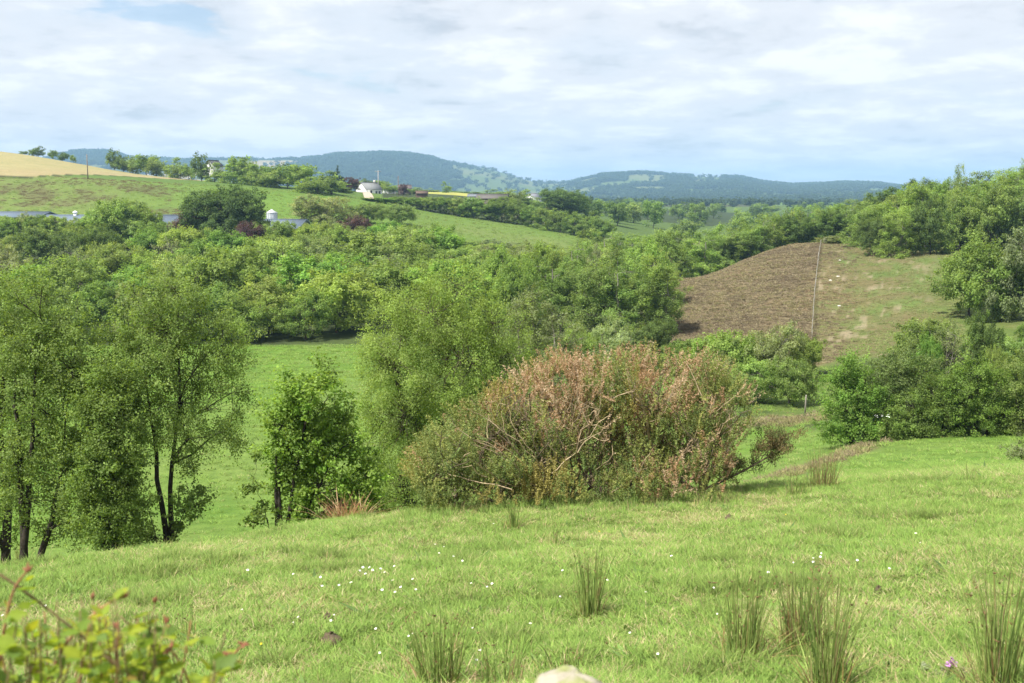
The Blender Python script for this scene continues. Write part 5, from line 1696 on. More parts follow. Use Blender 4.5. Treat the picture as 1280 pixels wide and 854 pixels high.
# ---------------------------------------------------------------- rushes
def rush_parts(rng, n, h, spread, lean, dead):
    out = []
    for nm, k, cols in (('stems', int(n * (1 - dead)), [(0.27, 0.36, 0.09), (0.31, 0.39, 0.11), (0.19, 0.28, 0.07)]), ('dead_stems', int(n * dead), [(0.30, 0.20, 0.085), (0.42, 0.33, 0.17), (0.20, 0.14, 0.07)])):
        mb = MB()
        for i in range(k):
            a = rng.uniform(0, 2 * pi)
            r = spread * sqrt(rng.rand())
            p = np.array([cos(a) * r, sin(a) * r, -0.02])
            hh = h * (0.40 + 0.60 * rng.rand() ** 0.8) * (0.8 if nm == 'dead_stems' else 1.0)
            l_ = abs(rng.normal()) * lean + 0.04
            az = a + rng.normal() * 0.5
            e = p + np.array([cos(az) * l_ * hh, sin(az) * l_ * hh, hh * (1 - 0.2 * l_)])
            B = bez(p, p + np.array([cos(az) * l_ * hh * 0.25, sin(az) * l_ * hh * 0.25, hh * 0.55]), e, 5)
            R = np.array([1, 1, .85, .6, .12]) * rng.uniform(0.0021, 0.0037)
            mb.tube(B, R, 3, np.array(cols[rng.randint(3)]) * rng.uniform(0.75, 1.25))
            if nm == 'stems' and i % 4 == 0:      # small brown seed cluster on one side below the tip
                s0 = B[3]
                mb.tube([s0, s0 + np.array([rng.normal() * .006, rng.normal() * .006, 0.006]), s0 + np.array([rng.normal() * .01, rng.normal() * .01, 0.016])], [0.002, 0.0065, 0.001], 4, np.array((0.24, 0.15, 0.07)))
        # short leaf stubs and litter at the base
        V, q, t, c = blades(rng, int(n * 0.9), spread * 1.5, 0.04, h * 0.38, 0.006, 0.9, cols)
        mb.add(V, q, t, c)
        out.append((nm, mb.mesh(nm, M_RUSH)))
    return out


RUSH = [
    (738, 772, 0.50, 90, 0.075, 0.16, 0.10, 'rush clump standing alone in the middle of the meadow with dark shade on its right'),
    (928, 826, 0.58, 110, 0.085, 0.13, 0.15, 'tall rush clump on the left of the big double clump at the lower right'),
    (1000, 806, 0.52, 170, 0.11, 0.16, 0.38, 'thick rush clump with brown dead stems in the middle of the lower right group'),
    (1034, 858, 0.72, 90, 0.07, 0.22, 0.18, 'rush clump leaning right at the bottom of the lower right group'),
    (1248, 858, 0.74, 110, 0.09, 0.16, 0.22, 'tall rush clump at the bottom right corner beside the purple flower'),
    (548, 866, 0.46, 110, 0.11, 0.20, 0.12, 'bright green rush clump cut off by the bottom edge left of centre'),
    (628, 870, 0.36, 40, 0.12, 0.25, 0.20, 'sparse rushes at the bottom edge left of the pale stone'),
    (706, 840, 0.26, 22, 0.14, 0.25, 0.35, 'a few thin reddish rushes just above the pale stone'),
    (642, 662, 0.38, 50, 0.05, 0.14, 0.05, 'small dark rush clump in front of the gorse'),
    (1028, 610, 0.72, 130, 0.20, 0.22, 0.72, 'brown rush clump on the crest at the right of the gorse'),
    (994, 620, 0.42, 60, 0.14, 0.18, 0.10, 'thin green rush clump just left of the brown one on the crest'),
    (232, 800, 0.24, 26, 0.06, 0.25, 0.15, 'small thin rush tuft above the red bramble tip'),
    (1212, 604, 0.30, 26, 0.10, 0.2, 0.3, 'faint thin rushes on the crest far to the right'),
    (694, 684, 0.22, 26, 0.06, 0.3, 0.1, 'tiny dark rush tuft between the gorse and the lone rush clump'),
    (24, 700, 0.55, 60, 0.10, 0.16, 0.75, 'dry brown rush clump at the foot of the leftmost trunks'),
]
for i, (u, v, h, n, sp, ln, dead, lab) in enumerate(RUSH):
    rng = np.random.RandomState(500 + i)
    p = ground_at(u, min(v, 852), 3.0, 40)
    if v > 852:
        p = gp(u, p.y - 0.25)
    r = empty('rush_clump', p)
    tag(r, lab, 'rush clump')
    for nm, me in rush_parts(rng, int(n * 0.95), h * 1.40, sp * 1.1, ln, dead):
        tag(ob(nm, me, r), kind='stuff')

# dead grass tussocks
for i, (u, v, y, h, n, sp, cols, lab) in enumerate([
    (434, 660, 19.0, 0.58, 300, 0.30, [(0.34, 0.19, 0.095), (0.40, 0.25, 0.13), (0.30, 0.15, 0.07), (0.48, 0.34, 0.19)], 'rusty brown dead tussock between the upright shrub and the gorse'),
    (118, 692, 20.5, 0.30, 90, 0.25, [(0.33, 0.20, 0.11), (0.42, 0.32, 0.19)], 'pale dead tussock at the foot of the dense dark bush'),
    (506, 644, 19.6, 0.22, 80, 0.25, [(0.33, 0.24, 0.12), (0.40, 0.30, 0.16)], 'low straw coloured tussock under the left end of the gorse'),
]):
    rng = np.random.RandomState(700 + i)
    V, q, t, c = blades(rng, n, sp, h * 0.4, h, 0.009, 0.75, cols)
    o = ob('dead_tussock', new_mesh('dead_tussock', V, [q, t], M_RUSH, c))
    o.location = gp(u, y)
    tag(o, lab, 'tussock')


# ---------------------------------------------------------------- farm, houses, poles, fences
def gable_building(name, label, cat, c, rz, L_, Wd, wall, ridge, wcol, rcol, over=0.35, roofmat=None, door=None, chimney=False, sheets=0, windows=()):
    """rectangular building: ridge along local x; c = centre of the base"""
    r = empty(name, c, rz)
    tag(r, label, cat)
    h = MB()
    x, w = L_ / 2, Wd / 2
    h.add([(-x, -w, -1.5), (x, -w, -1.5), (x, w, -1.5), (-x, w, -1.5), (-x, -w, wall), (x, -w, wall), (x, w, wall), (-x, w, wall), (-x, 0, ridge), (x, 0, ridge)],
          quads=[[0, 1, 5, 4], [2, 3, 7, 6], [1, 2, 6, 5], [3, 0, 4, 7]], tris=[[5, 6, 9], [7, 4, 8]], col=wcol)
    h.obj('wall', M_PLAIN, r)
    sl = (ridge - wall) / w
    for sgn in (-1, 1):
        m = MB()
        th = 0.12
        n = max(1, sheets)
        xs = np.linspace(-x - over, x + over, n + 1)
        for i in range(n):
            e = 0.015 * (i % 2)
            g = 0.0 if n == 1 else 0.012
            a0, a1 = xs[i] + g, xs[i + 1] - g
            yb, zb = sgn * (w + over), wall - over * sl
            P = [(a0, yb, zb + 0.06 + e), (a1, yb, zb + 0.06 + e), (a1, sgn * 0.01, ridge + 0.06 + e), (a0, sgn * 0.01, ridge + 0.06 + e)]
            P += [(p[0], p[1], p[2] + th) for p in P]
            q = [[0, 1, 2, 3], [4, 7, 6, 5], [0, 4, 5, 1], [1, 5, 6, 2], [2, 6, 7, 3], [3, 7, 4, 0]]
            m.add(P, q, col=np.array(rcol) * (1 + 0.025 * ((i * 7) % 5 - 2)))
        ro = m.obj('roof', roofmat or M_PLAIN, r)
        if sgn == 1 and chimney:
            MB().box((x * 0.7, 0, ridge + 0.45), (0.55, 0.8, 1.3), col=(0.45, 0.43, 0.40)).obj('chimney', M_PLAIN, ro)
    mb = MB().box((0, 0, ridge + 0.20), (L_ + 2 * over, 0.35, 0.08), col=np.array(rcol) * 1.3)
    mb.obj('ridge_cap', roofmat or M_PLAIN, r)
    for (lx, ly, z, sx, sy, sz, col, nm) in windows:
        MB().box((lx, ly, z), (sx, sy, sz), col=col).obj(nm, M_PLAIN, r)
    return r


SHED = (0.145, 0.19, 0.245)
# long sheds among the trees: ridge runs along the picture
def shed(u0, u1, vr, y, rz, label, wallh=3.0, w_=11.0, rise=1.9):
    p0, p1 = at(u0, vr, y), at(u1, vr, y)
    zr = (p0.z + p1.z) / 2
    cx = (p0.x + p1.x) / 2
    L_ = (p1 - p0).length / cos(rz)
    base = zr - wallh - rise
    return gable_building('farm_shed', label, 'shed', (cx, y, base), rz, L_, w_, wallh, wallh + rise - 0.2, (0.16, 0.17, 0.18), SHED, 0.4, M_METAL, sheets=1)


s1 = shed(-70, 62, 264.5, 240, radians(-2), 'long blue grey roofed shed at the left edge with a dark open side', rise=1.2)
s2 = shed(58, 250, 268.5, 237, radians(-1), 'long low blue grey shed roof with white vents behind the left wood')
s3 = shed(330, 382, 274, 240, radians(-6), 'blue grey shed roof below the silo at the right of the oak', w_=12)


def vent(u, v, y, label):
    p = at(u, v, y)
    r = empty('roof_vent', (p.x, p.y, p.z - 1.1))
    tag(r, label, 'vent')
    m = MB()
    a = np.linspace(0, 1, 2)
    m.tube([(0, 0, -0.6), (0, 0, 1.1)], [0.36, 0.36], 12, (0.78, 0.80, 0.82), cap=True)
    m.obj('pipe', M_PLAIN, r)
    m = MB()
    m.tube([(0, 0, 1.1), (0, 0, 1.22), (0, 0, 1.5)], [0.55, 0.55, 0.12], 12, (0.80, 0.82, 0.84), cap=True)
    m.obj('cowl', M_PLAIN, r)


vent(94, 266, 237, 'white round vent standing on the long shed roof')
vent(168, 266, 237, 'small white vent on the shed roof behind the yellow green tree')


def silo():
    y = 246
    p = at(340, 275, y)
    R = px(6.6, y)
    r = empty('silo', (p.x, p.y, p.z - 2.0))
    tag(r, 'galvanised steel silo with a conical top beside the oak', 'silo')
    m = MB()
    z0, zt = 0.0, at(340, 266, y).z - p.z + 2.0
    zs = np.linspace(z0, zt, 13)
    P, Rr = [], []
    for i, z in enumerate(zs):
        P += [(0, 0, z - 0.03), (0, 0, z), (0, 0, z + 0.03)]
        Rr += [R, R * 1.025, R]
    m.tube(P, Rr, 24, (0.50, 0.53, 0.56))
    m.obj('drum', M_METAL, r, smooth=True)
    m = MB()
    m.tube([(0, 0, zt), (0, 0, zt + 0.05), (0, 0, zt + 0.62), (0, 0, zt + 0.75)], [R * 1.08, R * 1.08, R * 0.2, R * 0.18], 24, (0.62, 0.64, 0.66), cap=True)
    m.obj('roof', M_METAL, r)
    m = MB()
    for a in np.arange(0, 6.28, pi / 6):
        m.tube([(cos(a) * R * 1.03, sin(a) * R * 1.03, z0), (cos(a) * R * 1.03, sin(a) * R * 1.03, zt)], [0.035, 0.035], 4, (0.42, 0.44, 0.46))
    m.obj('ribs', M_METAL, r)


silo()

hy = 424
hc = at(461.5, 246.5, hy)
slate = (0.205, 0.215, 0.215)
gable_building('house', 'white gabled house with a grey slate roof at the top of the drive', 'house', (hc.x, hy, hc.z + 0.2), radians(50), 8.2, 5.6, 2.7, 5.2, (0.80, 0.80, 0.78), slate, 0.25, sheets=1, chimney=True,
               windows=[(-1.5, -2.82, 1.4, 0.9, 0.06, 1.9, (0.05, 0.05, 0.06), 'door'), (1.2, -2.82, 1.6, 1.0, 0.06, 1.0, (0.06, 0.07, 0.08), 'window'), (2.8, -2.82, 1.6, 1.0, 0.06, 1.0, (0.06, 0.07, 0.08), 'window')])
gy = 470
gc = at(267, 212, gy)
gable_building('house', 'white gable with dark roof edges peeping over the skyline trees', 'house', (gc.x, gy, gc.z - 1.5), radians(80), 9, 4.6, 3.0, 5.2, (0.72, 0.72, 0.70), (0.07, 0.07, 0.075), 0.45, sheets=1,
               windows=[(-4.52, -0.7, 2.9, 0.06, 0.8, 0.9, (0.05, 0.06, 0.07), 'window')])
for (u, v, y, rz, L_, Wd, wl, rg, wc, rc, lab) in [
    (527, 247, 420, 0.2, 4.2, 4.0, 1.5, 2.4, (0.10, 0.07, 0.055), (0.12, 0.085, 0.065), 'small rust brown hut at the left end of the yellow field'),
    (594, 250, 404, -0.1, 5.0, 4.0, 1.2, 2.0, (0.55, 0.56, 0.58), (0.16, 0.175, 0.20), 'small dark shed with a white end in front of the yellow field'),
    (616, 254, 398, -0.15, 11.0, 7.0, 1.6, 3.1, (0.15, 0.13, 0.11), (0.125, 0.115, 0.105), 'grey brown barn roof rising behind the hedge'),
    (486, 241, 470, 0.3, 5.5, 4, 1.6, 2.6, (0.7, 0.7, 0.68), (0.16, 0.16, 0.17), 'low white outbuilding half hidden to the right of the white house'),
    (506, 240, 476, 0.1, 5.5, 4, 1.4, 2.8, (0.32, 0.29, 0.26), (0.19, 0.155, 0.145), 'pale reddish roofed cottage beside the telegraph pole'),
]:
    c = at(u, v, y)
    gable_building('barn' if 'barn' in lab else 'cottage' if 'cottage' in lab else 'outbuilding', lab, 'barn' if 'barn' in lab else 'cottage' if 'cottage' in lab else 'outbuilding', (c.x, y, c.z), rz, L_, Wd, wl, rg, wc, rc, 0.25, sheets=1)
# drive below the house: a sheet just above the pasture
dv = []
for f in np.linspace(0, 1, 9):
    y = 418 - 72 * f
    u = 457 + 5 * f
    xm = gx(u, y)
    for s_ in (-1.6, 1.6):
        dv.append((xm + s_, y, hgt(xm + s_, y) + 0.25))
tag(ob('drive', new_mesh('drive', dv, [np.array([[2 * i, 2 * i + 1, 2 * i + 3, 2 * i + 2] for i in range(8)])], M_PLAIN, np.array([[0.42, 0.34, 0.26]] * 18))), 'pale stony drive leading up to the white house', 'drive', kind='structure')
# far white farmhouses at the foot of the hills
for i, (u, v, y) in enumerate(((550, 236, 1500), (611, 237, 1700), (618, 236, 1750), (666, 262, 900))):
    c = gp(u, y)
    gable_building('house', ['tiny white farmhouse at the foot of the wooded hill above the yellow field', 'left one of two tiny white farmhouses under the hill', 'right one of two tiny white farmhouses under the hill', 'tiny white farmhouse among the distant fields'][i], 'house', (c.x, y, c.z + 4), 0.3 * i, 12, 8, 4, 7, (0.8, 0.8, 0.78), (0.2, 0.2, 0.22), 0.3)


def pole(u, vt, vb, y, label, arm=False):
    b = gp(u, y)
    h = at(u, vt, y).z - b.z
    r = empty('utility_pole', b)
    tag(r, label, 'pole')
    MB().tube([(0, 0, -0.5), (0, 0, h)], [0.17, 0.12], 8, (0.20, 0.165, 0.13) if not arm else (0.42, 0.40, 0.37), cap=True).obj('shaft', M_WOOD, r)
    if arm:
        MB().box((0, 0, h - 0.5), (2.6, 0.16, 0.18), rz=0.5, col=(0.3, 0.28, 0.26)).obj('crossarm', M_WOOD, r)
        for s_ in (-1, 0, 1):
            MB().tube([(s_ * 1.0, s_ * 0.55, h - 0.42), (s_ * 1.0, s_ * 0.55, h - 0.1)], [0.06, 0.05], 6, (0.5, 0.5, 0.5), cap=True).obj('insulator', M_PLAIN, r)


pole(110, 193, 221, 338, 'dark wooden pole standing at the lower edge of the hay field')
pole(473, 213, 236, 446, 'telegraph pole with a crossarm behind the white house', True)
pole(498, 220, 241, 442, 'pale bare telegraph pole to the right of the white house')


def fence_run(label, pts, postcol, h=1.15, step=2.4, wires=3):
    """posts and strained wires following the ground through (u, y) points"""
    us, ys = [p[0] for p in pts], [p[1] for p in pts]
    P = []
    for i in range(len(pts) - 1):
        a, b_ = gp(us[i], ys[i]), gp(us[i + 1], ys[i + 1])
        n = max(1, int((b_ - a).length / step))
        for k in range(n):
            f = k / n
            x, y = a.x + (b_.x - a.x) * f, a.y + (b_.y - a.y) * f
            P.append((x, y, hgt(x, y)))
    b_ = gp(us[-1], ys[-1])
    P.append(tuple(b_))
    P = np.array(P)
    r = empty('fence', P[0])
    tag(r, label, 'fence')
    rng = np.random.RandomState(len(P))
    post = MB()
    post.tube([(0, 0, -0.3), (0, 0, h * 0.97), (0, 0, h)], [0.036, 0.033, 0.024], 6, postcol, cap=True)
    pm = post.mesh('post', M_WOOD)
    for p in P:
        o = ob('post', pm, r)
        o.location = p - P[0]
        o.rotation_euler = (rng.normal() * .03, rng.normal() * .03, rng.uniform(0, 6))
        o.scale = (1, 1, rng.uniform(0.92, 1.05))
    for k in range(wires):
        m = MB()
        Q = P - P[0] + np.array([0, 0, h * (0.35 + 0.58 * k / max(1, wires - 1))])
        m.tube(Q, np.full(len(Q), 0.012), 3, (0.45, 0.45, 0.44))
        m.obj('wire', M_METAL, r)
    return r


fence_run('straight pale post fence running up the brown slope', [(1014.5, 108), (1018, 132), (1022, 155), (1026, 186)], (0.33, 0.30, 0.23), step=2.2, wires=4)
fence_run('row of pale posts along the top of the cleared slope', [(1030, 188), (1048, 192), (1068, 192), (1090, 190), (1110, 184)], (0.46, 0.42, 0.36), step=2.6, wires=3)
for u, y, lab in ((1006, 68, 'pale leaning post standing at the foot of the straight fence'),):
    b_ = gp(u, y)
    r = empty('fence_post', b_)
    tag(r, lab, 'post')
    MB().tube([(0, 0, -0.3), (0.05, 0, 1.15), (0.05, 0, 1.2)], [0.055, 0.05, 0.03], 8, (0.28, 0.26, 0.22), cap=True).obj('post', M_WOOD, r)
b_ = gp(63, 21.8)
r = empty('fence_post', b_)
tag(r, 'short dark fence post in the shade at the meadow edge on the left', 'post')
MB().tube([(0, 0, -0.3), (0, 0, 0.42), (0.01, 0, 0.45)], [0.075, 0.07, 0.05], 8, (0.10, 0.08, 0.06), cap=True).obj('post', M_WOOD, r)

# pale stones lying on the cleared slope
sr = np.random.RandomState(8)
for i, (u, v) in enumerate(((1050, 326), (1048, 346), (1038, 351), (1049, 383))):
    p = ground_at(u, v, 90, 215)
    m = MB()
    k = 10
    ph = np.linspace(0.15, pi * 0.55, 4)
    P = [(0, 0, cos(a) * 0.22) for a in ph[::-1]]
    R = [max(0.03, sin(a) * 0.34) for a in ph[::-1]]
    m.tube(P, R, k, (0.62, 0.59, 0.53), cap=True)
    V = m.V[0]
    V += sr.normal(size=V.shape) * 0.035
    o = m.obj('stone', M_STONE)
    o.location = p
    o.scale = (sr.uniform(0.6, 0.95), 0.6, sr.uniform(0.4, 0.6))
    tag(o, ['pale stone nearest the top of the cleared slope', 'pale stone in the middle of the cleared slope', 'pale stone close beside the straight fence', 'pale stone lowest on the cleared slope'][i], 'stone', 'pale stones on the cleared slope')


# ---------------------------------------------------------------- small things in the meadow
def daisy_parts(rng, yellow=False):
    hd = MB()
    n = 13
    for i in range(n):
        a = 2 * pi * i / n + rng.normal() * 0.05
        ca, sa = cos(a), sin(a)
        r0, r1, w_ = 0.004, 0.019 * rng.uniform(0.9, 1.1), 0.0042
        z1 = 0.003 + rng.normal() * 0.0015
        hd.add([(ca * r0 - sa * w_ * .5, sa * r0 + ca * w_ * .5, 0), (ca * r0 + sa * w_ * .5, sa * r0 - ca * w_ * .5, 0), (ca * r1 + sa * w_, sa * r1 - ca * w_, z1), (ca * r1 - sa * w_, sa * r1 + ca * w_, z1)], [[0, 1, 2, 3]],
               col=(0.80, 0.58, 0.03) if yellow else (0.86, 0.86, 0.86))
    ce = MB().tube([(0, 0, 0), (0, 0, 0.004), (0, 0, 0.006)], [0.007, 0.006, 0.002], 8, (0.72, 0.50, 0.03), cap=True)
    st = MB().tube([(0.004, 0, -0.10), (0.002, 0.001, -0.05), (0, 0, 0)], [0.0016, 0.0015, 0.0014], 4, (0.14, 0.20, 0.05))
    return hd.mesh('petals', M_PETAL), ce.mesh('centre', M_PETAL), st.mesh('stalk', M_RUSH)


D1, D2 = daisy_parts(np.random.RandomState(1)), daisy_parts(np.random.RandomState(2), True)
DAISY = [(367, 732), (401, 735), (403, 747), (424, 743), (439, 741), (450, 725), (454, 721), (457, 730), (462, 723), (466, 724), (476, 725), (481, 730), (493, 722), (491, 738), (516, 738), (520, 749), (501, 750), (494, 753), (478, 754), (544, 689), (555, 694), (549, 702), (567, 706), (578, 712), (589, 741), (609, 749), (615, 743), (373, 787), (367, 795), (418, 784), (414, 791), (470, 805), (516, 810), (511, 811), (591, 801), (475, 833), (600, 834), (596, 846),
         (703, 728), (759, 740), (807, 756), (700, 761), (663, 798), (787, 807), (822, 834), (892, 749), (896, 784), (839, 709), (1026, 706), (1025, 710), (1016, 718), (1016, 713), (1071, 715), (1111, 726), (1144, 680), (1155, 782), (991, 718), (39, 765), (18, 749), (58, 773), (4, 782), (303, 775), (310, 727), (617, 664), (1150, 690), (960, 730)]
dr = np.random.RandomState(6)
for i, (u, v) in enumerate(DAISY + [(749, 674), (982, 654), (327, 825)]):
    yel = i >= len(DAISY)
    p = ground_at(u, v, 4, 30)
    r = empty('dandelion' if yel else 'daisy', (p.x, p.y, p.z + dr.uniform(0.085, 0.12)), dr.uniform(0, 6.28))
    r.rotation_euler = (0.35 + dr.normal() * 0.25, dr.normal() * 0.2 - 0.2, dr.uniform(-0.5, 0.5))
    s_ = dr.uniform(0.42, 0.75) * (0.75 if p.y < 9 else 0.95)
    r.scale = (s_, s_, s_)
    if yel:
        tag(r, ['yellow dandelion in the meadow below the gorse', 'yellow dandelion on the crest left of the brown rushes', 'yellow dandelion at the bottom left beside the bramble'][i - len(DAISY)], 'flower')
    else:
        tag(r, 'small white daisy in the meadow grass', 'flower', 'white daisies in the meadow')
    for nm, me in zip(('petals', 'centre', 'stalk'), D2 if yel else D1):
        ob(nm, me, r)


def purple_flower():
    p = ground_at(1185, 850, 4, 12)
    r = empty('purple_flower', p)
    tag(r, 'purple flower with grey green leaves beside the bottom right rush clump', 'flower')
    rng = np.random.RandomState(4)
    st = MB()
    for (dx, dz) in ((0.0, 0.10), (0.02, 0.13), (-0.02, 0.09)):
        st.tube([(0, 0, -0.02), (dx * .5, 0, dz * .5), (dx, 0, dz)], [0.003, 0.0025, 0.002], 5, (0.13, 0.15, 0.06))
    st.obj('stem', M_RUSH, r)
    C = np.array([(0.0, 0, 0.10), (0.02, 0, 0.13), (0.028, 0, 0.10), (0.015, -0.01, 0.115)])
    V, c = leaves_from_clumps(rng, C, 26, 0.017, 0.016, 0, [(0.30, 0.12, 0.28), (0.42, 0.22, 0.40), (0.22, 0.08, 0.20)], np.array([0.01, 0, .08]))
    ob('petals', quad_mesh('petals', V, c, M_PETAL), r)
    C = np.array([(x, rng.normal() * 0.03, rng.uniform(0.01, 0.07)) for x in np.linspace(-0.12, 0.12, 12)])
    V, c = leaves_from_clumps(rng, C, 26, 0.03, 0.022, 0, [(0.17, 0.19, 0.11), (0.20, 0.17, 0.10), (0.13, 0.17, 0.07)], np.array([0, 0, 0]))
    ob('leaves', quad_mesh('leaves', V, c, M_LEAF), r)


purple_flower()
# little molehills and bare scrapes
mr = np.random.RandomState(14)
for i, (u, v, w_, lab) in enumerate([(415, 803, 34, 'bare brown scrape of earth in the grass at the lower left'), (549, 716, 18, 'small bare earth hole in the grass below the gorse'), (410, 775, 16, 'small dark scrape of earth above the larger one at the lower left'), (1098, 742, 12, 'small brown scrape of earth right of the big rushes'), (912, 649, 14, 'little reddish earth patch near the crest')]):
    p = ground_at(u, v, 4, 30)
    m = MB()
    R = px(w_ / 2, p.y)
    m.tube([(0, 0, 0.055), (0, 0, 0.045), (0, 0, 0.02), (0, 0, -0.03)], [R * 0.05, R * 0.45, R * 0.8, R], 14, (0.11, 0.085, 0.055), cap=True)
    m.V[0] += mr.normal(size=m.V[0].shape) * np.array([R * .08, R * .08, 0.010])
    o = m.obj('earth_scrape', M_STONE)
    o.location = p
    tag(o, lab, 'earth patch')


# pale rounded stone at the bottom edge
def big_stone():
    y = 3.0
    p = at(717, 838, y)
    g = hgt(p.x, y)
    H = p.z - g
    rng = np.random.RandomState(21)
    nu, nv = 40, 18
    Rx, Ry = px(60, y), px(44, y)
    V = []
    for j in range(nv):
        t = j / (nv - 1.0)
        for i in range(nu):
            a = 2 * pi * i / nu
            if t < 0.6:
                ph = t / 0.6 * pi / 2
                rr, z = sin(ph) ** 0.85, H - 0.085 * (1 - cos(ph))
            else:
                rr, z = 1.0 + 0.12 * (t - 0.6), (H - 0.085) * (1 - (t - 0.6) / 0.4) - 0.1 * (t - 0.6) / 0.4
            V.append((cos(a) * rr * Rx, sin(a) * rr * Ry, z))
    V = np.array(V)
    V += (fbm(V[:, 0] * 9 + V[:, 2] * 5, V[:, 1] * 9 + V[:, 2] * 7, 3, 5)[:, None]) * np.array([0.02, 0.02, 0.018])
    V += (fbm(V[:, 0] * 40, V[:, 1] * 40 + V[:, 2] * 40, 2, 6)[:, None]) * np.array([0.004, 0.004, 0.004])
    Q = [[j * nu + i, j * nu + (i + 1) % nu, (j + 1) * nu + (i + 1) % nu, (j + 1) * nu + i] for j in range(nv - 1) for i in range(nu)]
    li = sstep(-0.1, 0.35, fbm(V[:, 0] * 26, V[:, 1] * 26 + V[:, 2] * 20, 4, 8))
    c = np.array([0.34, 0.31, 0.24]) * (1 - li[:, None]) + np.array([0.25, 0.27, 0.11]) * li[:, None]
    o = ob('stone', new_mesh('stone', V, [np.array(Q)[:, ::-1]], M_STONE, c, smooth=True))
    o.location = (p.x, y, g)
    tag(o, 'pale lichen covered stone with a rounded top at the bottom edge', 'stone')


big_stone()


# bramble in the bottom left corner, close to the camera
def bramble():
    rng = np.random.RandomState(33)
    y = 2.3
    b = gp(90, y)
    r = empty('bramble', b)
    tag(r, 'bramble with yellow green leaves and red tips in the bottom left corner', 'bramble')
    L = lambda u, v, dy=0.0: np.array(at(u, v, y + dy) - b)
    red, brn = np.array((0.26, 0.125, 0.065)), np.array((0.17, 0.13, 0.06))
    # leaf kinds: a leaflet with a folded midrib and toothed edge
    kinds = []
    for col in ((0.33, 0.39, 0.04), (0.27, 0.36, 0.045), (0.20, 0.30, 0.05), (0.40, 0.42, 0.05), (0.15, 0.23, 0.05), (0.34, 0.25, 0.06)):
        n = 9
        t = np.linspace(0, 1, n)
        w_ = 0.34 * np.sin(pi * t ** 0.8) ** 0.85 * (1 + 0.16 * (-1) ** np.arange(n))
        w_[0] = w_[-1] = 0.012
        z = -0.10 * t ** 2
        mid = np.stack([t, 0 * t, z - 0.03 * np.sin(pi * t)], 1)
        le = np.stack([t, w_, z + 0.10 * w_ + 0.012 * np.sin(t * 16)], 1)
        re = np.stack([t, -w_, z + 0.10 * w_ + 0.012 * np.sin(t * 17 + 1)], 1)
        V = np.concatenate([mid, le, re])
        q = [[i, i + 1, n + i + 1, n + i] for i in range(n - 1)] + [[i + 1, i, 2 * n + i, 2 * n + i + 1] for i in range(n - 1)]
        cc = np.array(col) * np.concatenate([np.full(n, 1.15), np.full(n, 0.98), np.full(n, 0.98)])[:, None]
        kinds.append(new_mesh('leaf', V, [np.array(q)], M_LEAF, cc, smooth=True))
    count = [0]
    spare = []
    pet = MB()

    def leaf(p, d, s_, k=None):
        kk = k if k is not None else rng.choice(6, p=[.28, .25, .19, .12, .13, .03])
        o = bpy.data.objects.new('leaf', kinds[kk])
        o.location = p
        d = np.asarray(d) / (np.linalg.norm(d) + 1e-9)
        q = Vector(d).to_track_quat('X', 'Z')
        o.rotation_mode = 'QUATERNION'
        from mathutils import Quaternion
        o.rotation_quaternion = q @ Quaternion((1, 0, 0), rng.normal() * 0.7)
        o.scale = (s_, s_, s_)
        count[0] += 1
        spare.append((o, kk))

    def stem(pts, r0, r1, col, leaves=0, ls=0.03, tip=False):
        P = np.array([L(*p) for p in pts])
        t = np.linspace(0, 1, 12)
        tt = np.linspace(0, 1, len(P))
        B = np.stack([np.interp(t, tt, P[:, k]) for k in range(3)], 1)
        for _ in range(2):
            B[1:-1] = (B[:-2] + 2 * B[1:-1] + B[2:]) / 4
        m = MB()
        m.tube(B, np.linspace(r0, r1, 12), 6, col, cap=True)
        # thorns
        for i in range(14):
            k = rng.randint(1, 11)
            d = rng.normal(size=3)
            d /= np.linalg.norm(d)
            m.tube([B[k], B[k] + d * r0 * 2.6], [r0 * 0.5, r0 * 0.05], 3, col * 1.2)
        m.obj('stem', M_BARK, r, smooth=True)
        for i in range(leaves):
            k = 1 + int(10 * (i + rng.rand()) / max(1, leaves))
            k = min(k, 11)
            a = rng.uniform(0, 2 * pi)
            d = np.array([cos(a), sin(a) * 0.6, rng.uniform(-0.1, 0.7)])
            pe = B[k] + d / np.linalg.norm(d) * rng.uniform(0.012, 0.035)
            pet.tube([B[k], (B[k] + pe) / 2 + np.array([0, 0, .004]), pe], [0.0014, 0.0012, 0.001], 4, np.array((0.26, 0.26, 0.06)))
            s_ = ls * rng.uniform(0.8, 1.35)
            leaf(pe, d, s_)
            for sg in (-1, 1):
                dd = np.array([d[0] * .35 - sg * d[1] * 0.9 , d[1] * .35 + sg * d[0] * 0.9, d[2] * 0.5 + rng.normal() * .2])
                leaf(pe, dd, s_ * rng.uniform(0.7, 0.9))
        if tip:
            for i in range(6):
                d = (B[-1] - B[-3]) + rng.normal(size=3) * 0.02
                o = MB()
                e = B[-1] + d / np.linalg.norm(d) * rng.uniform(0.008, 0.022)
                o.tube([B[-1], (B[-1] + e) / 2, e], [0.0022, 0.0034, 0.0008], 5, np.array((0.30, 0.125, 0.07)), cap=True)
                o.obj('bud', M_PETAL, r)
        return B
    # the long arching stems of the photo
    stem([(-8, 880, 0.0), (4, 790, 0.0), (16, 735, 0.0), (34, 714, 0.0)], 0.0042, 0.0022, red, 2, 0.018, tip=True)
    stem([(-20, 710, 0.1), (2, 718, 0.1), (20, 732, 0.1), (60, 760, 0.1), (100, 795, 0.1), (150, 830, 0.1), (190, 870, 0.1)], 0.0036, 0.0026, brn, 5, 0.034)
    stem([(60, 850, -0.1), (80, 805, -0.1), (104, 780, -0.1), (132, 755, -0.1), (152, 747, -0.1)], 0.0032, 0.0018, red, 4, 0.032, tip=True)
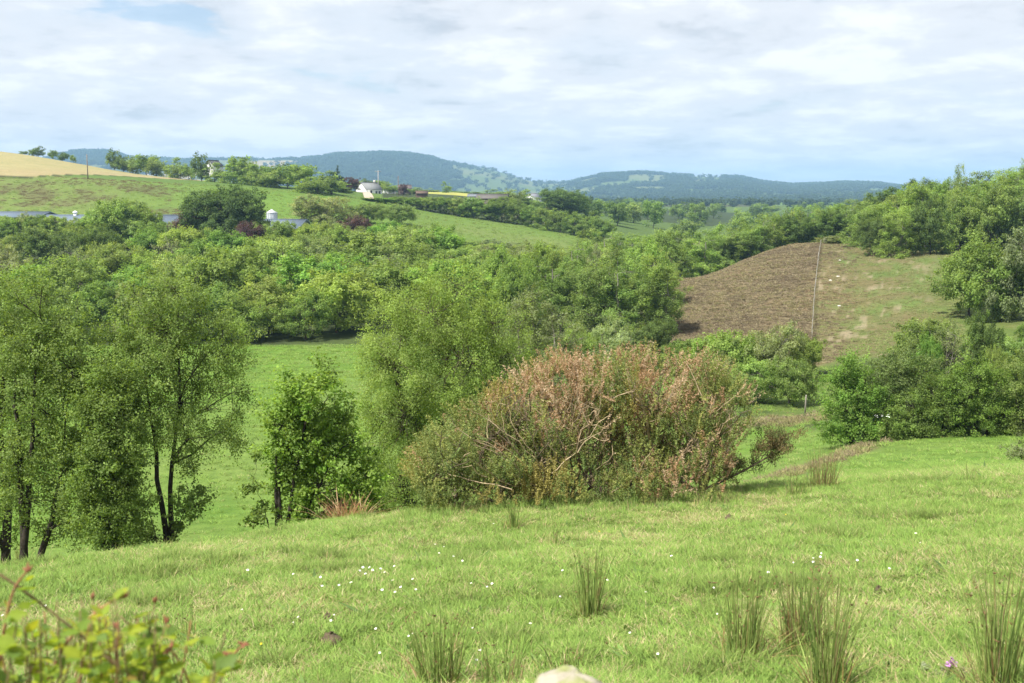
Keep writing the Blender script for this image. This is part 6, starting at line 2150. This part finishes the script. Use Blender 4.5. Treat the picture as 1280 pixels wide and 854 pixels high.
    stem([(262, 860, 0.05), (276, 835, 0.05), (292, 818, 0.05), (304, 806, 0.05)], 0.0034, 0.0022, red * 1.2, 0, tip=True)
    stem([(120, 812, 0.0), (150, 835, 0.0), (185, 858, 0.0), (215, 880, 0.0)], 0.0034, 0.0028, brn, 5, 0.034)
    stem([(250, 900, 0.0), (236, 850, 0.0), (222, 822, 0.0), (212, 812, 0.0)], 0.003, 0.002, red, 4, 0.032, tip=True)
    stem([(150, 770, 0.1), (170, 790, 0.1), (180, 812, 0.1), (186, 850, 0.1)], 0.0026, 0.002, brn, 3, 0.030)
    # the leafy mass along the bottom
    for i in range(66):
        u0 = rng.uniform(-60, 268)
        top = np.interp(u0, [-40, 60, 120, 160, 230, 265], [735, 752, 742, 738, 776, 806]) + rng.uniform(0, 62)
        u1 = u0 + rng.normal() * 26
        dy = rng.uniform(-0.25, 0.3)
        stem([(u0, 930, dy), ((u0 + u1) / 2 + rng.normal() * 8, 880, dy), (u1, top, dy)], 0.003, 0.0016, brn if rng.rand() < .8 else red, 7, 0.036, tip=rng.rand() < 0.08)
    tag(pet.obj('petioles', M_BARK, r), kind='stuff')
    # the 300 leaves that show largest are parts, the rest one mass
    def seen(o):
        w = b + o.location
        dep = w.y * CP - w.z * SP
        return 427 - F * (w.z * CP + w.y * SP) / dep
    spare.sort(key=lambda t_: (seen(t_[0]) > 870, seen(t_[0]) * 0 - t_[0].scale.x))
    for o, kk in spare[:300]:
        COL.objects.link(o)
        o.parent = r
    rest = MB()
    for o, kk in spare[300:]:
        me = kinds[kk]
        v = np.empty(len(me.vertices) * 3, np.float32)
        me.vertices.foreach_get('co', v)
        R = np.array(o.rotation_quaternion.to_matrix())
        co = (v.reshape(-1, 3) * o.scale.x) @ R.T + np.array(o.location)
        n_ = len(co) // 3
        q = [[i, i + 1, n_ + i + 1, n_ + i] for i in range(n_ - 1)] + [[i + 1, i, 2 * n_ + i, 2 * n_ + i + 1] for i in range(n_ - 1)]
        c4 = np.empty(len(me.vertices) * 4, np.float32)
        me.color_attributes['tint'].data.foreach_get('color', c4)
        rest.add(co, q, None, c4.reshape(-1, 4)[:, :3])
        bpy.data.objects.remove(o)
    if rest.n:
        tag(rest.obj('leaves', M_LEAF, r, smooth=True), kind='stuff')


bramble()
